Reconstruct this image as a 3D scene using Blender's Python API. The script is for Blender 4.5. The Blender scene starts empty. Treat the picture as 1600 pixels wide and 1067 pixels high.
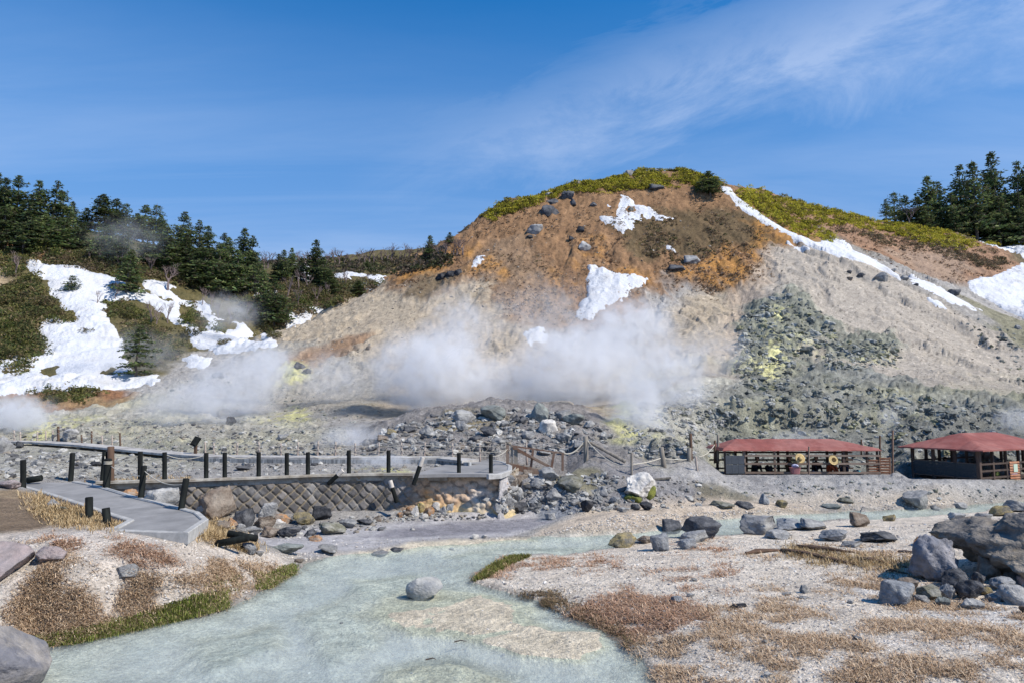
import bpy, math, random
import numpy as np
from mathutils import Vector, Matrix
R = math.radians
random.seed(7)
rng = np.random.default_rng(11)
scene = bpy.context.scene
C = scene.collection

# ------------------------------------------------------------------ camera, sky, sun, exposure
CAM_H = 4.2
PITCH = math.atan(106.5 / 1067)
cam = bpy.data.cameras.new('camera'); cam.lens = 24.0; cam.sensor_width = 36; cam.clip_start = .05; cam.clip_end = 6000
camo = bpy.data.objects.new('camera', cam); C.objects.link(camo)
camo.location = (0, 0, CAM_H); camo.rotation_euler = (math.pi/2 + PITCH, 0, 0)
scene.camera = camo
SUN_AZ, SUN_EL = R(116), R(47)
world = bpy.data.worlds.new("World"); scene.world = world; world.use_nodes = True
wn = world.node_tree; wn.nodes.clear()
def N(nt, t, **kw):
    n = nt.nodes.new(t)
    for k, v in kw.items():
        if k.startswith('_'): setattr(n, k[1:], v)
        else:
            key = int(k[1:]) if k[0] == 'i' and k[1:].isdigit() else k.replace('__', ' ')
            n.inputs[key].default_value = v
    return n
def Lk(nt, a, b): nt.links.new(a, b)
def M(nt, op, a, b=None, c=None, clamp=False):
    n = nt.nodes.new('ShaderNodeMath'); n.operation = op; n.use_clamp = clamp
    for i, s in enumerate((a, b, c)):
        if s is None: continue
        if isinstance(s, (int, float)): n.inputs[i].default_value = s
        else: nt.links.new(s, n.inputs[i])
    return n.outputs[0]
sky = N(wn, 'ShaderNodeTexSky', _sky_type='NISHITA', _sun_disc=False, _sun_elevation=SUN_EL, _sun_rotation=SUN_AZ,
        _altitude=1200, _air_density=1.0, _dust_density=.15, _ozone_density=3.0)
hs = N(wn, 'ShaderNodeHueSaturation', Saturation=1.6, Value=1.0); Lk(wn, sky.outputs[0], hs.inputs['Color'])
# thin cirrus: streaks in the direction of view, projected on a high plane
tc = N(wn, 'ShaderNodeTexCoord'); sp = N(wn, 'ShaderNodeSeparateXYZ'); Lk(wn, tc.outputs['Generated'], sp.inputs[0])
zz = M(wn, 'MAXIMUM', sp.outputs[2], .02)
zz = M(wn, 'ADD', zz, .12)
px_ = M(wn, 'DIVIDE', sp.outputs[0], zz); py_ = M(wn, 'DIVIDE', sp.outputs[1], zz)
cb = N(wn, 'ShaderNodeCombineXYZ'); Lk(wn, px_, cb.inputs[0]); Lk(wn, py_, cb.inputs[1])
mp = N(wn, 'ShaderNodeMapping', Scale=(.55, 2.2, 1), Rotation=(0, 0, R(-38))); Lk(wn, cb.outputs[0], mp.inputs[0])
nz = N(wn, 'ShaderNodeTexNoise', Scale=.9, Detail=9, Roughness=.62, Distortion=.5); Lk(wn, mp.outputs[0], nz.inputs['Vector'])
veil = N(wn, 'ShaderNodeMapRange', i1=.36, i2=.74, i3=.02, i4=.46); Lk(wn, nz.outputs[0], veil.inputs[0])
# one broad band of cirrus rising to the upper right
def band(ax, az, bx, bz, width, amt):
    # direction plane x/y against z/y (tangent plane of the northern sky)
    yy = M(wn, 'MAXIMUM', sp.outputs[1], .05)
    tx = M(wn, 'DIVIDE', sp.outputs[0], yy); tz = M(wn, 'DIVIDE', sp.outputs[2], yy)
    dx, dz = bx-ax, bz-az; L = math.hypot(dx, dz); dx /= L; dz /= L
    al = M(wn, 'ADD', M(wn, 'MULTIPLY', M(wn, 'SUBTRACT', tx, ax), dx), M(wn, 'MULTIPLY', M(wn, 'SUBTRACT', tz, az), dz))
    ac = M(wn, 'ADD', M(wn, 'MULTIPLY', M(wn, 'SUBTRACT', tx, ax), -dz), M(wn, 'MULTIPLY', M(wn, 'SUBTRACT', tz, az), dx))
    c2 = N(wn, 'ShaderNodeCombineXYZ'); Lk(wn, M(wn, 'MULTIPLY', al, 1.3), c2.inputs[0]); Lk(wn, M(wn, 'MULTIPLY', ac, 3.5), c2.inputs[1])
    n2 = N(wn, 'ShaderNodeTexNoise', Scale=2.2, Detail=10, Roughness=.68, Distortion=.5); Lk(wn, c2.outputs[0], n2.inputs['Vector'])
    w = M(wn, 'ADD', width*.45, M(wn, 'MULTIPLY', M(wn, 'MAXIMUM', al, 0.), width*.85))
    acn = M(wn, 'ADD', ac, M(wn, 'MULTIPLY', M(wn, 'SUBTRACT', n2.outputs[0], .5), width*1.6))
    q = M(wn, 'DIVIDE', acn, w)
    # soft on the upper side, sharper on the lower side
    g = M(wn, 'SUBTRACT', 1., M(wn, 'ABSOLUTE', q), clamp=True)
    g = M(wn, 'POWER', g, .9)
    st = N(wn, 'ShaderNodeMapRange', i1=.3, i2=.62, i3=.15, i4=1.); Lk(wn, n2.outputs[0], st.inputs[0])
    s0 = N(wn, 'ShaderNodeMapRange', i1=-.25, i2=.25, i3=0., i4=1.); Lk(wn, al, s0.inputs[0])
    return M(wn, 'MULTIPLY', M(wn, 'MULTIPLY', M(wn, 'MULTIPLY', g, st.outputs[0]), s0.outputs[0]), amt)
b1 = band(-.02, .41, .72, .66, .16, .36)
lowk = N(wn, 'ShaderNodeMapRange', i1=.0, i2=.5, i3=1., i4=.05); Lk(wn, sp.outputs[2], lowk.inputs[0])
fac = M(wn, 'ADD', M(wn, 'MULTIPLY', veil.outputs[0], lowk.outputs[0]), b1, clamp=True)
hzf = N(wn, 'ShaderNodeMapRange', i1=.12, i2=.56, i3=1., i4=.0); Lk(wn, sp.outputs[2], hzf.inputs[0])      # pale air low over the hills
hzm = N(wn, 'ShaderNodeMix', _data_type='RGBA'); Lk(wn, hzf.outputs[0], hzm.inputs[0]); Lk(wn, hs.outputs[0], hzm.inputs[6]); hzm.inputs[7].default_value = (1.22, 2.07, 3.75, 1)
mixc = N(wn, 'ShaderNodeMix', _data_type='RGBA'); Lk(wn, fac, mixc.inputs[0]); Lk(wn, hzm.outputs[2], mixc.inputs[6]); mixc.inputs[7].default_value = (4.4, 4.9, 5.9, 1)
bg = N(wn, 'ShaderNodeBackground', Strength=.142); Lk(wn, mixc.outputs[2], bg.inputs[0])
wo = N(wn, 'ShaderNodeOutputWorld'); Lk(wn, bg.outputs[0], wo.inputs[0])
sl = bpy.data.lights.new('sun', 'SUN'); sl.energy = 4.2; sl.angle = R(.5); sl.color = (1, .935, .83)
so = bpy.data.objects.new('sun', sl); C.objects.link(so)
SDIR = Vector((math.sin(SUN_AZ)*math.cos(SUN_EL), math.cos(SUN_AZ)*math.cos(SUN_EL), math.sin(SUN_EL)))
so.rotation_euler = (-SDIR).to_track_quat('-Z', 'Y').to_euler()
so.location = (60, -20, 80)
scene.view_settings.view_transform = 'Standard'; scene.view_settings.look = 'None'
scene.view_settings.exposure = .4; scene.view_settings.gamma = 1
scene.render.engine = 'CYCLES'
scene.cycles.use_denoising = True
scene.cycles.max_bounces = 7; scene.cycles.volume_bounces = 5; scene.cycles.transparent_max_bounces = 16
scene.cycles.diffuse_bounces = 2; scene.cycles.glossy_bounces = 2; scene.cycles.transmission_bounces = 3

# ------------------------------------------------------------------ sight lines -> places
CP, SPt = math.cos(PITCH), math.sin(PITCH)
def ray(px, py):
    u = (px-800)/1067.; v = (533.5-py)/1067.
    yc = CP - v*SPt
    return u/yc, (SPt + v*CP)/yc
def P(px, py, Y):
    t, s = ray(px, py); return (t*Y, Y, CAM_H + s*Y)
def G(px, py, z):
    t, s = ray(px, py); Y = (z-CAM_H)/s; return (t*Y, Y, z)

# ------------------------------------------------------------------ noise
def _h(ix, iy, seed):
    h = (ix.astype(np.int64)*374761393 + iy.astype(np.int64)*668265263 + seed*1442695041) & 0xffffffff
    h = ((h ^ (h >> 13))*1274126177) & 0xffffffff
    return (h ^ (h >> 16)) & 0xffffffff
def perlin(x, y, seed=0):
    x0 = np.floor(x); y0 = np.floor(y); fx = x-x0; fy = y-y0
    u = fx*fx*fx*(fx*(fx*6-15)+10); v = fy*fy*fy*(fy*(fy*6-15)+10)
    def g(i, j):
        a = _h(x0+i, y0+j, seed)/4294967296.*2*np.pi
        return np.cos(a)*(fx-i) + np.sin(a)*(fy-j)
    a = g(0, 0); b = g(1, 0); c = g(0, 1); d = g(1, 1)
    return ((a+(b-a)*u) + ((c+(d-c)*u)-(a+(b-a)*u))*v)*1.5
def fbm(x, y, sc, oc=4, seed=0, gain=.5):
    r = 0; a = 1.; f = 1./sc; t = 0
    for o in range(oc):
        r = r + a*perlin(x*f+o*17.3, y*f-o*9.1, seed+o); t += a; a *= gain; f *= 2.03
    return r/t
def ridged(x, y, sc, oc=4, seed=0):
    r = 0; a = 1.; f = 1./sc; t = 0
    for o in range(oc):
        r = r + a*(1-2*np.abs(perlin(x*f+o*7.7, y*f+o*3.1, seed+o))); t += a; a *= .52; f *= 2.07
    return r/t
def cells(x, y, sc, seed=0):
    """bumpy boulder field: height of the nearest jittered dome, random id"""
    x = x/sc; y = y/sc; x0 = np.floor(x); y0 = np.floor(y)
    best = np.full(x.shape, 9.); sec = np.full(x.shape, 9.); idv = np.zeros(x.shape)
    for i in (-1, 0, 1):
        for j in (-1, 0, 1):
            h = _h(x0+i, y0+j, seed)
            jx = (h & 0xffff)/65536.; jy = ((h >> 16) & 0xffff)/65536.
            d = np.hypot(x0+i+jx-x, y0+j+jy-y)
            m = d < best
            sec = np.where(m, best, np.minimum(sec, d)); idv = np.where(m, (h % 1009)/1009., idv); best = np.where(m, d, best)
    return best, sec, idv
def sstep(a, b, x):
    t = np.clip((x-a)/(b-a), 0, 1); return t*t*(3-2*t)

# ------------------------------------------------------------------ coarse relief through surveyed points
CT = []   # world points
def zc(px, py, z): CT.append(G(px, py, z))
def dc(px, py, Y): CT.append(P(px, py, Y))
# left bank mound
for a in [(120,1004,.06),(192,986,.06),(258,974,.06),(330,962,.06),(390,935,.06),(459,896,.06)]: zc(*a)
for a in [(-60,1015,11.6),(-150,960,12.4),(20,930,12.7),(100,935,12.7),(100,880,13.6),(100,842,14.6),(0,845,14.8),(-120,850,14.5),(180,920,13.4),(180,860,14.6),
          (258,905,14.3),(258,855,15.2),(330,900,15.6),(330,858,16.6),(395,880,17.2),(380,848,18.4),(-200,800,17),(20,800,17.5),(100,790,18.6),(-40,760,21)]: dc(*a)
zc(258,831,1.32); zc(60,828,1.5); zc(180,826,1.4); zc(340,838,.95)
zc(30,765,1.72); zc(-100,750,1.7); zc(150,815,1.35)
# mud flat and wall foot
for a in [(420,850,.1),(520,842,.07),(650,828,.07),(780,820,.06),(850,812,.06),(500,825,.12),(650,812,.12),(760,806,.12),(400,815,.25),(430,806,.3),(560,804,.25),(700,800,.25),(340,812,.55)]: zc(*a)
# basin behind the wall, walkway, rubble ground
for a in [(180,735,27),(120,738,26.5),(60,735,27),(250,730,28.5),(350,728,29),(450,727,29),(550,727,29.2),(650,727,29.5),(100,715,30.5),(20,715,30),(200,716,32),(300,716,33.2),(420,716,33.2),(560,716,33.2),(690,717,33),
          (-100,720,30),(15,690,42),(-100,690,42),(100,695,39),(200,700,36.5),(300,704,36),(420,704,37),(550,704,37),(300,680,46),(420,680,46),(180,680,47),(100,672,50),(30,668,52),
          (520,680,43),(450,650,54),(330,645,56),(200,655,54),(100,640,60),(100,618,65),(-50,615,66),(-150,640,60),(250,618,63),(310,585,70),(370,570,73),(240,600,69),(420,590,68),(200,610,68)]: dc(*a)
zc(745,733,1.68); zc(790,733,1.65); zc(765,722,1.68)
# left snow slope
for a in [(0,560,76),(100,560,77),(200,570,76),(-150,560,76),(100,500,88),(0,490,88),(-150,470,88),(180,500,89),(60,430,99),(0,400,103),(120,410,104),(-150,400,102),(0,350,118),(60,355,121),(-150,330,120),
          (240,540,85),(320,552,84),(300,500,98),(250,450,104),(380,510,97),(330,470,108),(230,410,112),(150,390,113),(150,370,125),(230,385,128),(310,405,132),(420,540,90),(430,500,104),(440,470,116),(400,440,125),(380,420,134),
          (470,440,132),(520,450,130),(540,430,142),(480,420,150),(450,410,168),(600,398,178),(700,378,190),(560,400,176),(570,435,140),(520,470,118),(480,495,106),
          (300,412,150),(200,392,150),(60,362,145),(-100,340,140)]: dc(*a)
for (x, y, z) in [(-110,180,30),(-60,180,30),(-30,230,40),(10,240,44),(60,200,38),(110,190,36),(-160,160,34),(-200,120,34),(150,160,40),(60,170,38),(0,160,30),(-250,200,30),(250,200,30),(0,300,25),(-140,90,20),(-110,60,10),(-90,40,5),(-70,20,2.4),(-40,12,1.6),(-20,9,1.2),(-14,5,1),(0,4,-.2),(10,4,.2),(20,6,.5),(40,10,.8),(60,22,1.3),(80,36,3),(100,60,10),(140,90,20),(6,7,-.1),(-5,5,0)]: CT.append((x, y, z))
# main hill: skyline
for a in [(430,528,83),(520,481,91),(600,440,97),(690,381,103),(760,332,107),(800,314,109),(900,287,113),(1000,268,116),(1070,266,117),(1130,292,115),
          (1200,300,125),(1300,332,128),(1400,354,130),(1500,368,132),(1560,392,132),(1620,390,138),(1800,400,135),
          (1160,300,117),(1240,350,112),(1300,385,107),(1400,428,100),(1500,474,94),(1600,512,90),(1750,540,88),(1560,450,106),(1600,430,114),(1500,430,108),(1400,395,116),(1300,350,121),(1650,480,100),(1800,450,110)]: dc(*a)
for (px, py, Y) in [(430,528,83),(520,481,91),(600,440,97),(690,381,103),(760,332,107),(900,287,113),(1000,268,116)]:
    x, y, z = P(px, py, Y); CT.append((x-2, y+14, z-7))
# main hill face
for a in [(900,500,82),(900,420,93.5),(900,340,105),(820,400,97),(750,450,89),(700,430,94),(650,480,86),(750,550,72),(560,520,80),(500,560,73),(900,580,66),(1000,350,104),(1000,450,89),(1060,400,97),(1090,340,107),(1000,540,73),(600,590,64),(560,640,52),(500,620,62),
          (1220,388,98.5),(1330,405,95),(1300,460,86),(1430,448,92),(1450,505,82),(1540,550,77),(1620,600,68),(1400,560,70),(1300,520,76),(1200,520,76),(1200,460,85),(1180,430,92),(1350,560,70),(1240,560,68),
          (1110,520,76),(1110,580,62),(1130,470,88),(1160,500,84),(1100,640,47),(1000,640,46),(1200,640,47),(1300,640,47),(1450,620,53),(1600,640,48),(1750,640,50),(1300,600,57),(1500,600,60),
          (1200,690,41.5),(1350,690,41.5),(1500,690,42),(1650,695,42),(1080,690,38),(1000,690,36.5)]: dc(*a)
# rubble mound in the middle
for a in [(680,650,41),(780,640,41),(860,645,41),(920,655,41),(620,668,39.5),(780,670,37.5),(860,680,36.5),(700,690,36),(800,702,34.2),(900,702,33.5),(560,690,38),(780,636,52),(640,650,52),(900,640,53)]: dc(*a)
# grey bank right of the wall
for a in [(850,745,29.3),(940,745,29.8),(900,770,27.6),(840,780,27),(980,775,28.5),(1000,730,32),(900,725,31.5),(1080,725,33),(1060,750,31)]: dc(*a)
for a in [(850,806,.12),(950,800,.15),(1040,796,.2),(830,800,.2),(1100,790,.3),(1200,780,.35),(1300,775,.4),(1150,755,.8),(1250,757,.78),(1350,757,.8),(1450,768,.6),(1550,770,.6),(1650,775,.5),(1450,785,.2),(1560,790,.15),
          (900,825,.22),(980,812,.3),(1080,802,.32),(1180,802,.22),(870,835,.05),(1000,828,.08)]: zc(*a)
for a in [(1180,742,36),(1300,742,36),(1390,742,36.5),(1130,742,36),(1290,738,39.5),(1180,738,39.5),(1450,748,36.5),(1540,752,34.5),(1620,752,37),(1540,742,40),(1460,742,41)]: dc(*a)
# right foreground
for a in [(740,905,.06),(820,930,.07),(900,960,.07),(980,995,.08),(1020,1050,.08),(900,885,.15),(1000,880,.25),(1100,870,.3),(1200,850,.3),(1300,840,.3),(1400,840,.35),(1100,930,.35),(1300,900,.4),(1500,950,.45),(1100,1000,.3),(1300,1030,.45),(1500,1050,.5),
          (1700,950,.6),(1400,870,.4),(1550,825,.55),(1650,850,.8),(1700,1050,.6),(1480,815,.3),(1280,826,.2),(1600,812,.5),(800,900,.12)]: zc(*a)
# stream bed
for a in [(300,1030,-.15),(500,980,-.2),(600,920,-.15),(600,880,-.15),(750,860,-.12),(900,850,-.1),(500,1060,-.2),(800,1050,-.05),(1140,822,-.1),(1340,805,-.1)]: zc(*a)
CT = np.array(CT)
def rbf_fit(pts):
    XY = pts[:, :2].copy(); n = len(XY)
    D = np.hypot(XY[:, None, 0]-XY[None, :, 0], XY[:, None, 1]-XY[None, :, 1])
    A = np.zeros((n+3, n+3)); A[:n, :n] = D - np.eye(n)*.15*0; A[:n, n] = 1; A[:n, n+1:] = XY; A[n, :n] = 1; A[n+1:, :n] = XY.T
    A[:n, :n] -= np.eye(n)*(.02 + .004*XY[:, 1])[:, None]
    return np.linalg.solve(A, np.r_[pts[:, 2], 0, 0, 0])
RW = rbf_fit(CT)
def base_h(x, y):
    sh = x.shape; x = x.ravel(); y = y.ravel(); out = np.empty(x.size)
    n = len(CT)
    for i in range(0, x.size, 20000):
        a = x[i:i+20000]; b = y[i:i+20000]
        D = np.sqrt((a[:, None]-CT[None, :, 0])**2 + (b[:, None]-CT[None, :, 1])**2)
        out[i:i+20000] = D@RW[:n] + RW[n] + a*RW[n+1] + b*RW[n+2]
    return out.reshape(sh)

# frustum-like tessellation: columns of constant x/y, rows of constant y
tt = np.concatenate([np.linspace(-1.5, -.84, 60, endpoint=False), np.arange(-.84, .84, .00185), np.linspace(.84, 1.5, 60)])
yy = [2.0]
while yy[-1] < 2200:
    Y = yy[-1]
    yy.append(Y + (.0095*Y if Y < 30 else .0075*Y if Y < 44 else .33 if Y < 142 else .6 if Y < 200 else Y*.06))
yy = np.array(yy)
NT, NY = len(tt), len(yy)
T, Yg = np.meshgrid(tt, yy); Xg = T*Yg
base_c = None
ks = np.unique(np.r_[np.arange(0, NT, 5), NT-1])      # coarse evaluation, then interpolation
Zc = base_h(Xg[:, ks], Yg[:, ks])
Zb = np.empty_like(Xg)
for i in range(NY): Zb[i] = np.interp(tt, tt[ks], Zc[i])
far = sstep(210, 330, Yg); Zb = Zb*(1-far) + 22*far
del Zc
def ray_grid(Z, px, py, ymin=6.):
    t, s = ray(px, py)
    k = np.clip((np.searchsorted(tt, t)-1), 0, NT-2); f = (t-tt[k])/(tt[k+1]-tt[k])
    col = Z[:, k]*(1-f) + Z[:, k+1]*f
    d = col - (CAM_H + s*yy); d[yy < ymin] = -1
    i = np.argmax(d > 0)
    if d[i] <= 0:
        m = (yy > 10) & (yy < 215); j = np.argmax(np.where(m, d/yy, -9)); return (t*yy[j], yy[j], col[j])
    if i == 0: i = 1
    g = d[i-1]/(d[i-1]-d[i]) if d[i-1] < 0 else 1
    Y = yy[i-1] + g*(yy[i]-yy[i-1])
    return (t*Y, Y, CAM_H + s*Y)
def at_grid(Z, x, y):
    x = np.asarray(x, float); y = np.asarray(y, float)
    t = x/np.maximum(y, .1); k = np.clip(np.searchsorted(tt, t)-1, 0, NT-2); i = np.clip(np.searchsorted(yy, y)-1, 0, NY-2)
    f = np.clip((t-tt[k])/(tt[k+1]-tt[k]), 0, 1); g = np.clip((y-yy[i])/(yy[i+1]-yy[i]), 0, 1)
    return (Z[i, k]*(1-f)+Z[i, k+1]*f)*(1-g) + (Z[i+1, k]*(1-f)+Z[i+1, k+1]*f)*g
def dens(pts, step=22):
    out = []
    for a, b in zip(pts, pts[1:]+pts[:1]):
        n = max(1, int(math.hypot(b[0]-a[0], b[1]-a[1])/step))
        out += [(a[0]+(b[0]-a[0])*i/n, a[1]+(b[1]-a[1])*i/n) for i in range(n)]
    return out
def wpoly(pts, Z=None, z=None):
    """outline seen in the survey photo -> outline on the ground (x, y)"""
    if z is not None: return np.array([G(a, b, z)[:2] for a, b in dens(pts)])
    return np.array([ray_grid(Zb if Z is None else Z, a, b)[:2] for a, b in dens(pts)])
def sdf(poly, X, Y, marg):
    """signed distance, positive inside; -marg where far away"""
    out = np.full(X.shape, -float(marg))
    m = (X > poly[:, 0].min()-marg) & (X < poly[:, 0].max()+marg) & (Y > poly[:, 1].min()-marg) & (Y < poly[:, 1].max()+marg)
    if not m.any(): return out
    x = X[m]; y = Y[m]; d = np.full(x.shape, 1e9); ins = np.zeros(x.shape, bool)
    Q = np.roll(poly, -1, axis=0)
    for (ax, ay), (bx, by) in zip(poly, Q):
        ex, ey = bx-ax, by-ay; L = ex*ex+ey*ey+1e-9
        h = np.clip(((x-ax)*ex+(y-ay)*ey)/L, 0, 1)
        d = np.minimum(d, (x-ax-h*ex)**2+(y-ay-h*ey)**2)
        c = ((ay > y) != (by > y)); 
        with np.errstate(divide='ignore', invalid='ignore'):
            ins ^= c & (x < (bx-ax)*(y-ay)/(by-ay if by != ay else 1e-9)+ax)
    d = np.sqrt(d); out[m] = np.where(ins, d, -np.minimum(d, marg)); return out

# ------------------------------------------------------------------ water course and flats
WATER = [(30,1100),(60,1010),(120,1004),(192,986),(258,974),(330,962),(354,950),(390,935),(420,917),(459,896),(466,882),(520,868),(580,860),(640,850),(700,846),(760,842),(830,838),(900,837),(990,832),
         (1060,822),(1110,812),(1180,806),(1260,802),(1320,799),(1420,795),(1480,794),(1540,786),(1600,782),(1800,776),(1800,784),(1600,794),(1500,802),(1390,811),(1290,816),(1200,822),(1160,836),(1120,838),(1040,842),(990,846),
         (960,856),(900,866),(830,869),(790,868),(760,885),(734,908),(770,920),(817,934),(860,949),(882,963),(933,981),(977,992),(985,1014),(1016,1032),(1030,1067),(1060,1130)]
wp = wpoly(WATER, z=0.)
near = Yg < 60
wx = Xg + .35*fbm(Xg, Yg, 1.5, 3, 5)*near; wy = Yg + .35*fbm(Xg, Yg, 1.5, 3, 6)*near
SW = sdf(wp, wx, wy, 6.)
barm = np.zeros_like(Xg)
bed = -.03 - .26*(1-np.exp(-np.maximum(SW, 0)/1.1)) + .03*fbm(Xg, Yg, 1.1, 3, 9)
# gravel bars that break or nearly break the surface
for pts, top in [([(560,955),(640,915),(740,925),(830,950),(850,985),(770,1005),(650,990)], -.008), ([(775,1000),(850,985),(930,990),(940,1010),(900,1026),(820,1022)], .035), ([(690,950),(740,940),(790,955),(800,975),(750,985),(690,972)], .018), ([(625,948),(665,942),(680,960),(640,968)], .012),
                 ([(560,905),(640,900),(720,930),(640,950),(570,935)], -.04), ([(500,852),(640,842),(800,836),(830,842),(700,852),(560,866)], .004),
                 ([(600,1040),(700,1030),(800,1067),(780,1100),(600,1100)], -.035), ([(300,1000),(420,975),(440,1010),(330,1040)], -.06), ([(470,960),(560,930),(600,1000),(520,1030)], -.07), ([(850,870),(960,862),(900,856),(780,856),(700,870)], -.05)]:
    s = sdf(wpoly(pts, z=0.), wx, wy, 3.)
    k = sstep(-.45, .12, s); barm = np.maximum(barm, k*(top > -.04)); bed = bed*(1-k) + (top + .03*fbm(Xg, Yg, .5, 3, 12))*k
low = np.maximum(Zb, .045)
k = sstep(0, .9, -SW)
Zw = np.where(SW > 0, bed, bed*(1-k)*0 + (.03*(1-k) + np.maximum(low, .05)*k) - .03*(1-sstep(0, .12, -SW)))
Zb = np.where(near, Zw, Zb)
# dark wet strip of the upper mud flat
MUD = [(392,860),(385,840),(470,828),(600,820),(720,808),(800,800),(860,803),(940,806),(870,814),(830,826),(800,836),(700,845),(600,853),(520,866),(470,872)]
mudp = wpoly(MUD, z=.08); SM = sdf(mudp, Xg, Yg, 4.)
k = sstep(-.3, .6, SM); Zb = Zb*(1-k) + (.075 + .012*fbm(Xg, Yg, 2.5, 3, 3))*k
# beige bar
BAR = [(830,836),(850,822),(900,812),(960,803),(1040,797),(1130,792),(1250,790),(1300,797),(1240,801),(1160,806),(1090,816),(1050,824),(980,832),(900,837)]
barp = wpoly(BAR, z=.15); SB = sdf(barp, Xg, Yg, 4.)
Zb = Zb + .22*sstep(0, 1.4, SB)
# paved path (falls gently toward the viewer) and the turning platform
def path_z(x, y): return np.interp(y, [14., 16.2, 24., 26.], [1.40, 1.42, 1.70, 1.70])
def GP(px, py):
    Y = 18.
    for _ in range(30): Y = G(px, py, float(path_z(0, Y)))[1]
    x, y, z = G(px, py, float(path_z(0, Y))); return (x, y, z)
PATH_L = [(24,752),(39,761),(85,774),(131,789),(163,800),(204,813),(178,827)]
PATH_R = [(318,811),(307,801),(262,789),(215,778),(168,764),(142,757),(118,753)]
PATH = PATH_L + [(249,830),(289,832)] + PATH_R
path_w = np.array([GP(a, b)[:2] for a, b in PATH])
SPA = sdf(path_w, Xg, Yg, 3.)
k = sstep(-.25, .05, SPA); Zb = Zb*(1-k) + (path_z(Xg, Yg)-.12)*k
PLAT = [(645,741),(700,724),(730,719),(760,718),(785,722),(797,729),(796,736),(780,740),(700,740)]
plat_w = np.array([G(a, b, 1.75)[:2] for a, b in PLAT]); SPL = sdf(plat_w, Xg, Yg, 3.)
k = sstep(-.2, .0, SPL); Zb = Zb*(1-k) + 1.58*k
# retaining wall line: ground is high behind it and low before it
WALLTOP = [(150,752),(215,750.5),(300,748.5),(400,745),(500,741),(600,739),(700,739.5),(780,740),(800,735),(806,728)]
wall_w = np.array([G(a, b, 1.72)[:2] for a, b in WALLTOP])
def wall_front(x): return np.interp(x, wall_w[:8, 0], wall_w[:8, 1])
m = (Xg > wall_w[3, 0]-4.5) & (Xg < wall_w[7, 0]) 
fr = wall_front(Xg) - Yg                                     # >0 in front
foot = np.interp(Xg, [wall_w[2, 0], wall_w[4, 0], wall_w[7, 0]], [.55, .28, .3])
foot = np.minimum(foot, np.maximum(.09, foot-.08*np.maximum(fr-1, 0)))
k = np.where(m & (fr > -.12) & (fr < 3.2), sstep(-.12, 0., fr)*(1-sstep(2.2, 3.2, fr)), 0)*np.clip((Xg-(wall_w[3, 0]-4.5))/1.2, 0, 1)
Zb = Zb*(1-k) + np.minimum(Zb, foot)*k
kb = np.where((Xg > wall_w[1, 0]) & (Xg < wall_w[7, 0]), sstep(.0, .15, -fr)*(1-sstep(2.5, 4., -fr)), 0)*(SPA < -.3)*(SPL < 0)
Zb = Zb*(1-kb) + np.minimum(Zb, 1.48)*kb
# ------------------------------------------------------------------ kinds of ground (albedo) and their roughness
col = np.empty((NY, NT, 3)); rg = np.full((NY, NT), .12)
def lerp3(a, b, t): return np.array(a)*(1-t[..., None]) + np.array(b)*t[..., None]
n1 = .5+.5*fbm(Xg, Yg, 3.2, 5, 21); n2_ = .5+.5*fbm(Xg, Yg, .7, 4, 33); n3_ = .5+.5*fbm(Xg, Yg, 11., 4, 44)
wpx = fbm(Xg, Yg, 5., 5, 51); wpy = fbm(Xg, Yg, 5., 5, 52)
wfx = fbm(Xg, Yg, 1.2, 3, 53)
col[:] = lerp3((.27,.27,.275), (.42,.41,.40), np.clip(n1*.8+n2_*.5-.15, 0, 1))
def zone(pts, a, b, rough=None, soft=1., warp=1., z=None, amt=1., mix=None, Z=None):
    poly = wpoly(pts, z=z, Z=Z)
    X2 = Xg + wpx*warp*1.3; Y2 = Yg + wpy*warp*1.3
    s = sdf(poly, X2, Y2, soft*2+warp+2.) + wfx*warp*.5
    w = sstep(-soft, soft, s)*amt
    if mix is not None: w = w*mix
    g = w > 0
    c = lerp3(a, b, np.clip(n1[g]*.9+n2_[g]*.7-.3, 0, 1))
    col[g] = col[g]*(1-w[g][:, None]) + c*w[g][:, None]
    if rough is not None: rg[g] = rg[g]*(1-w[g]) + rough*w[g]
    return s
# far slopes: bare undergrowth, leaf litter
g = Yg > 100; w = sstep(100, 118, Yg)
col[:] = col*(1-w[..., None]) + lerp3((.115,.10,.065), (.19,.155,.10), n1)*w[..., None]
w = sstep(96, 104, Yg)*(1-sstep(-4, 4, Xg))
col[:] = col*(1-w[..., None]) + lerp3((.055,.058,.032), (.10,.09,.055), n1)*w[..., None]
# left hillside
zone([(-700,300),(0,365),(100,395),(230,420),(400,430),(700,372),(640,420),(560,470),(480,500),(440,530),(380,545),(300,560),(240,600),(100,612),(-700,630)], (.075,.075,.035), (.15,.125,.06), .25, 1.5, 2)
zone([(-60,385),(0,372),(45,385),(70,410),(30,420),(-60,420)], (.36,.19,.09), (.28,.15,.08), .3, 1.2, 1)
zone([(-80,420),(15,415),(10,470),(30,505),(60,560),(20,580),(-80,590)], (.30,.24,.17), (.38,.3,.2), .3, 1, 1)
zone([(-80,612),(60,612),(140,608),(215,625),(170,645),(150,655),(90,650),(-80,650)], (.30,.16,.09), (.22,.13,.08), .2, .8, 1)
zone([(590,445),(640,425),(690,412),(660,445),(600,470),(560,465)], (.25,.12,.08), (.2,.1,.06), .2, 1, 1)
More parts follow.
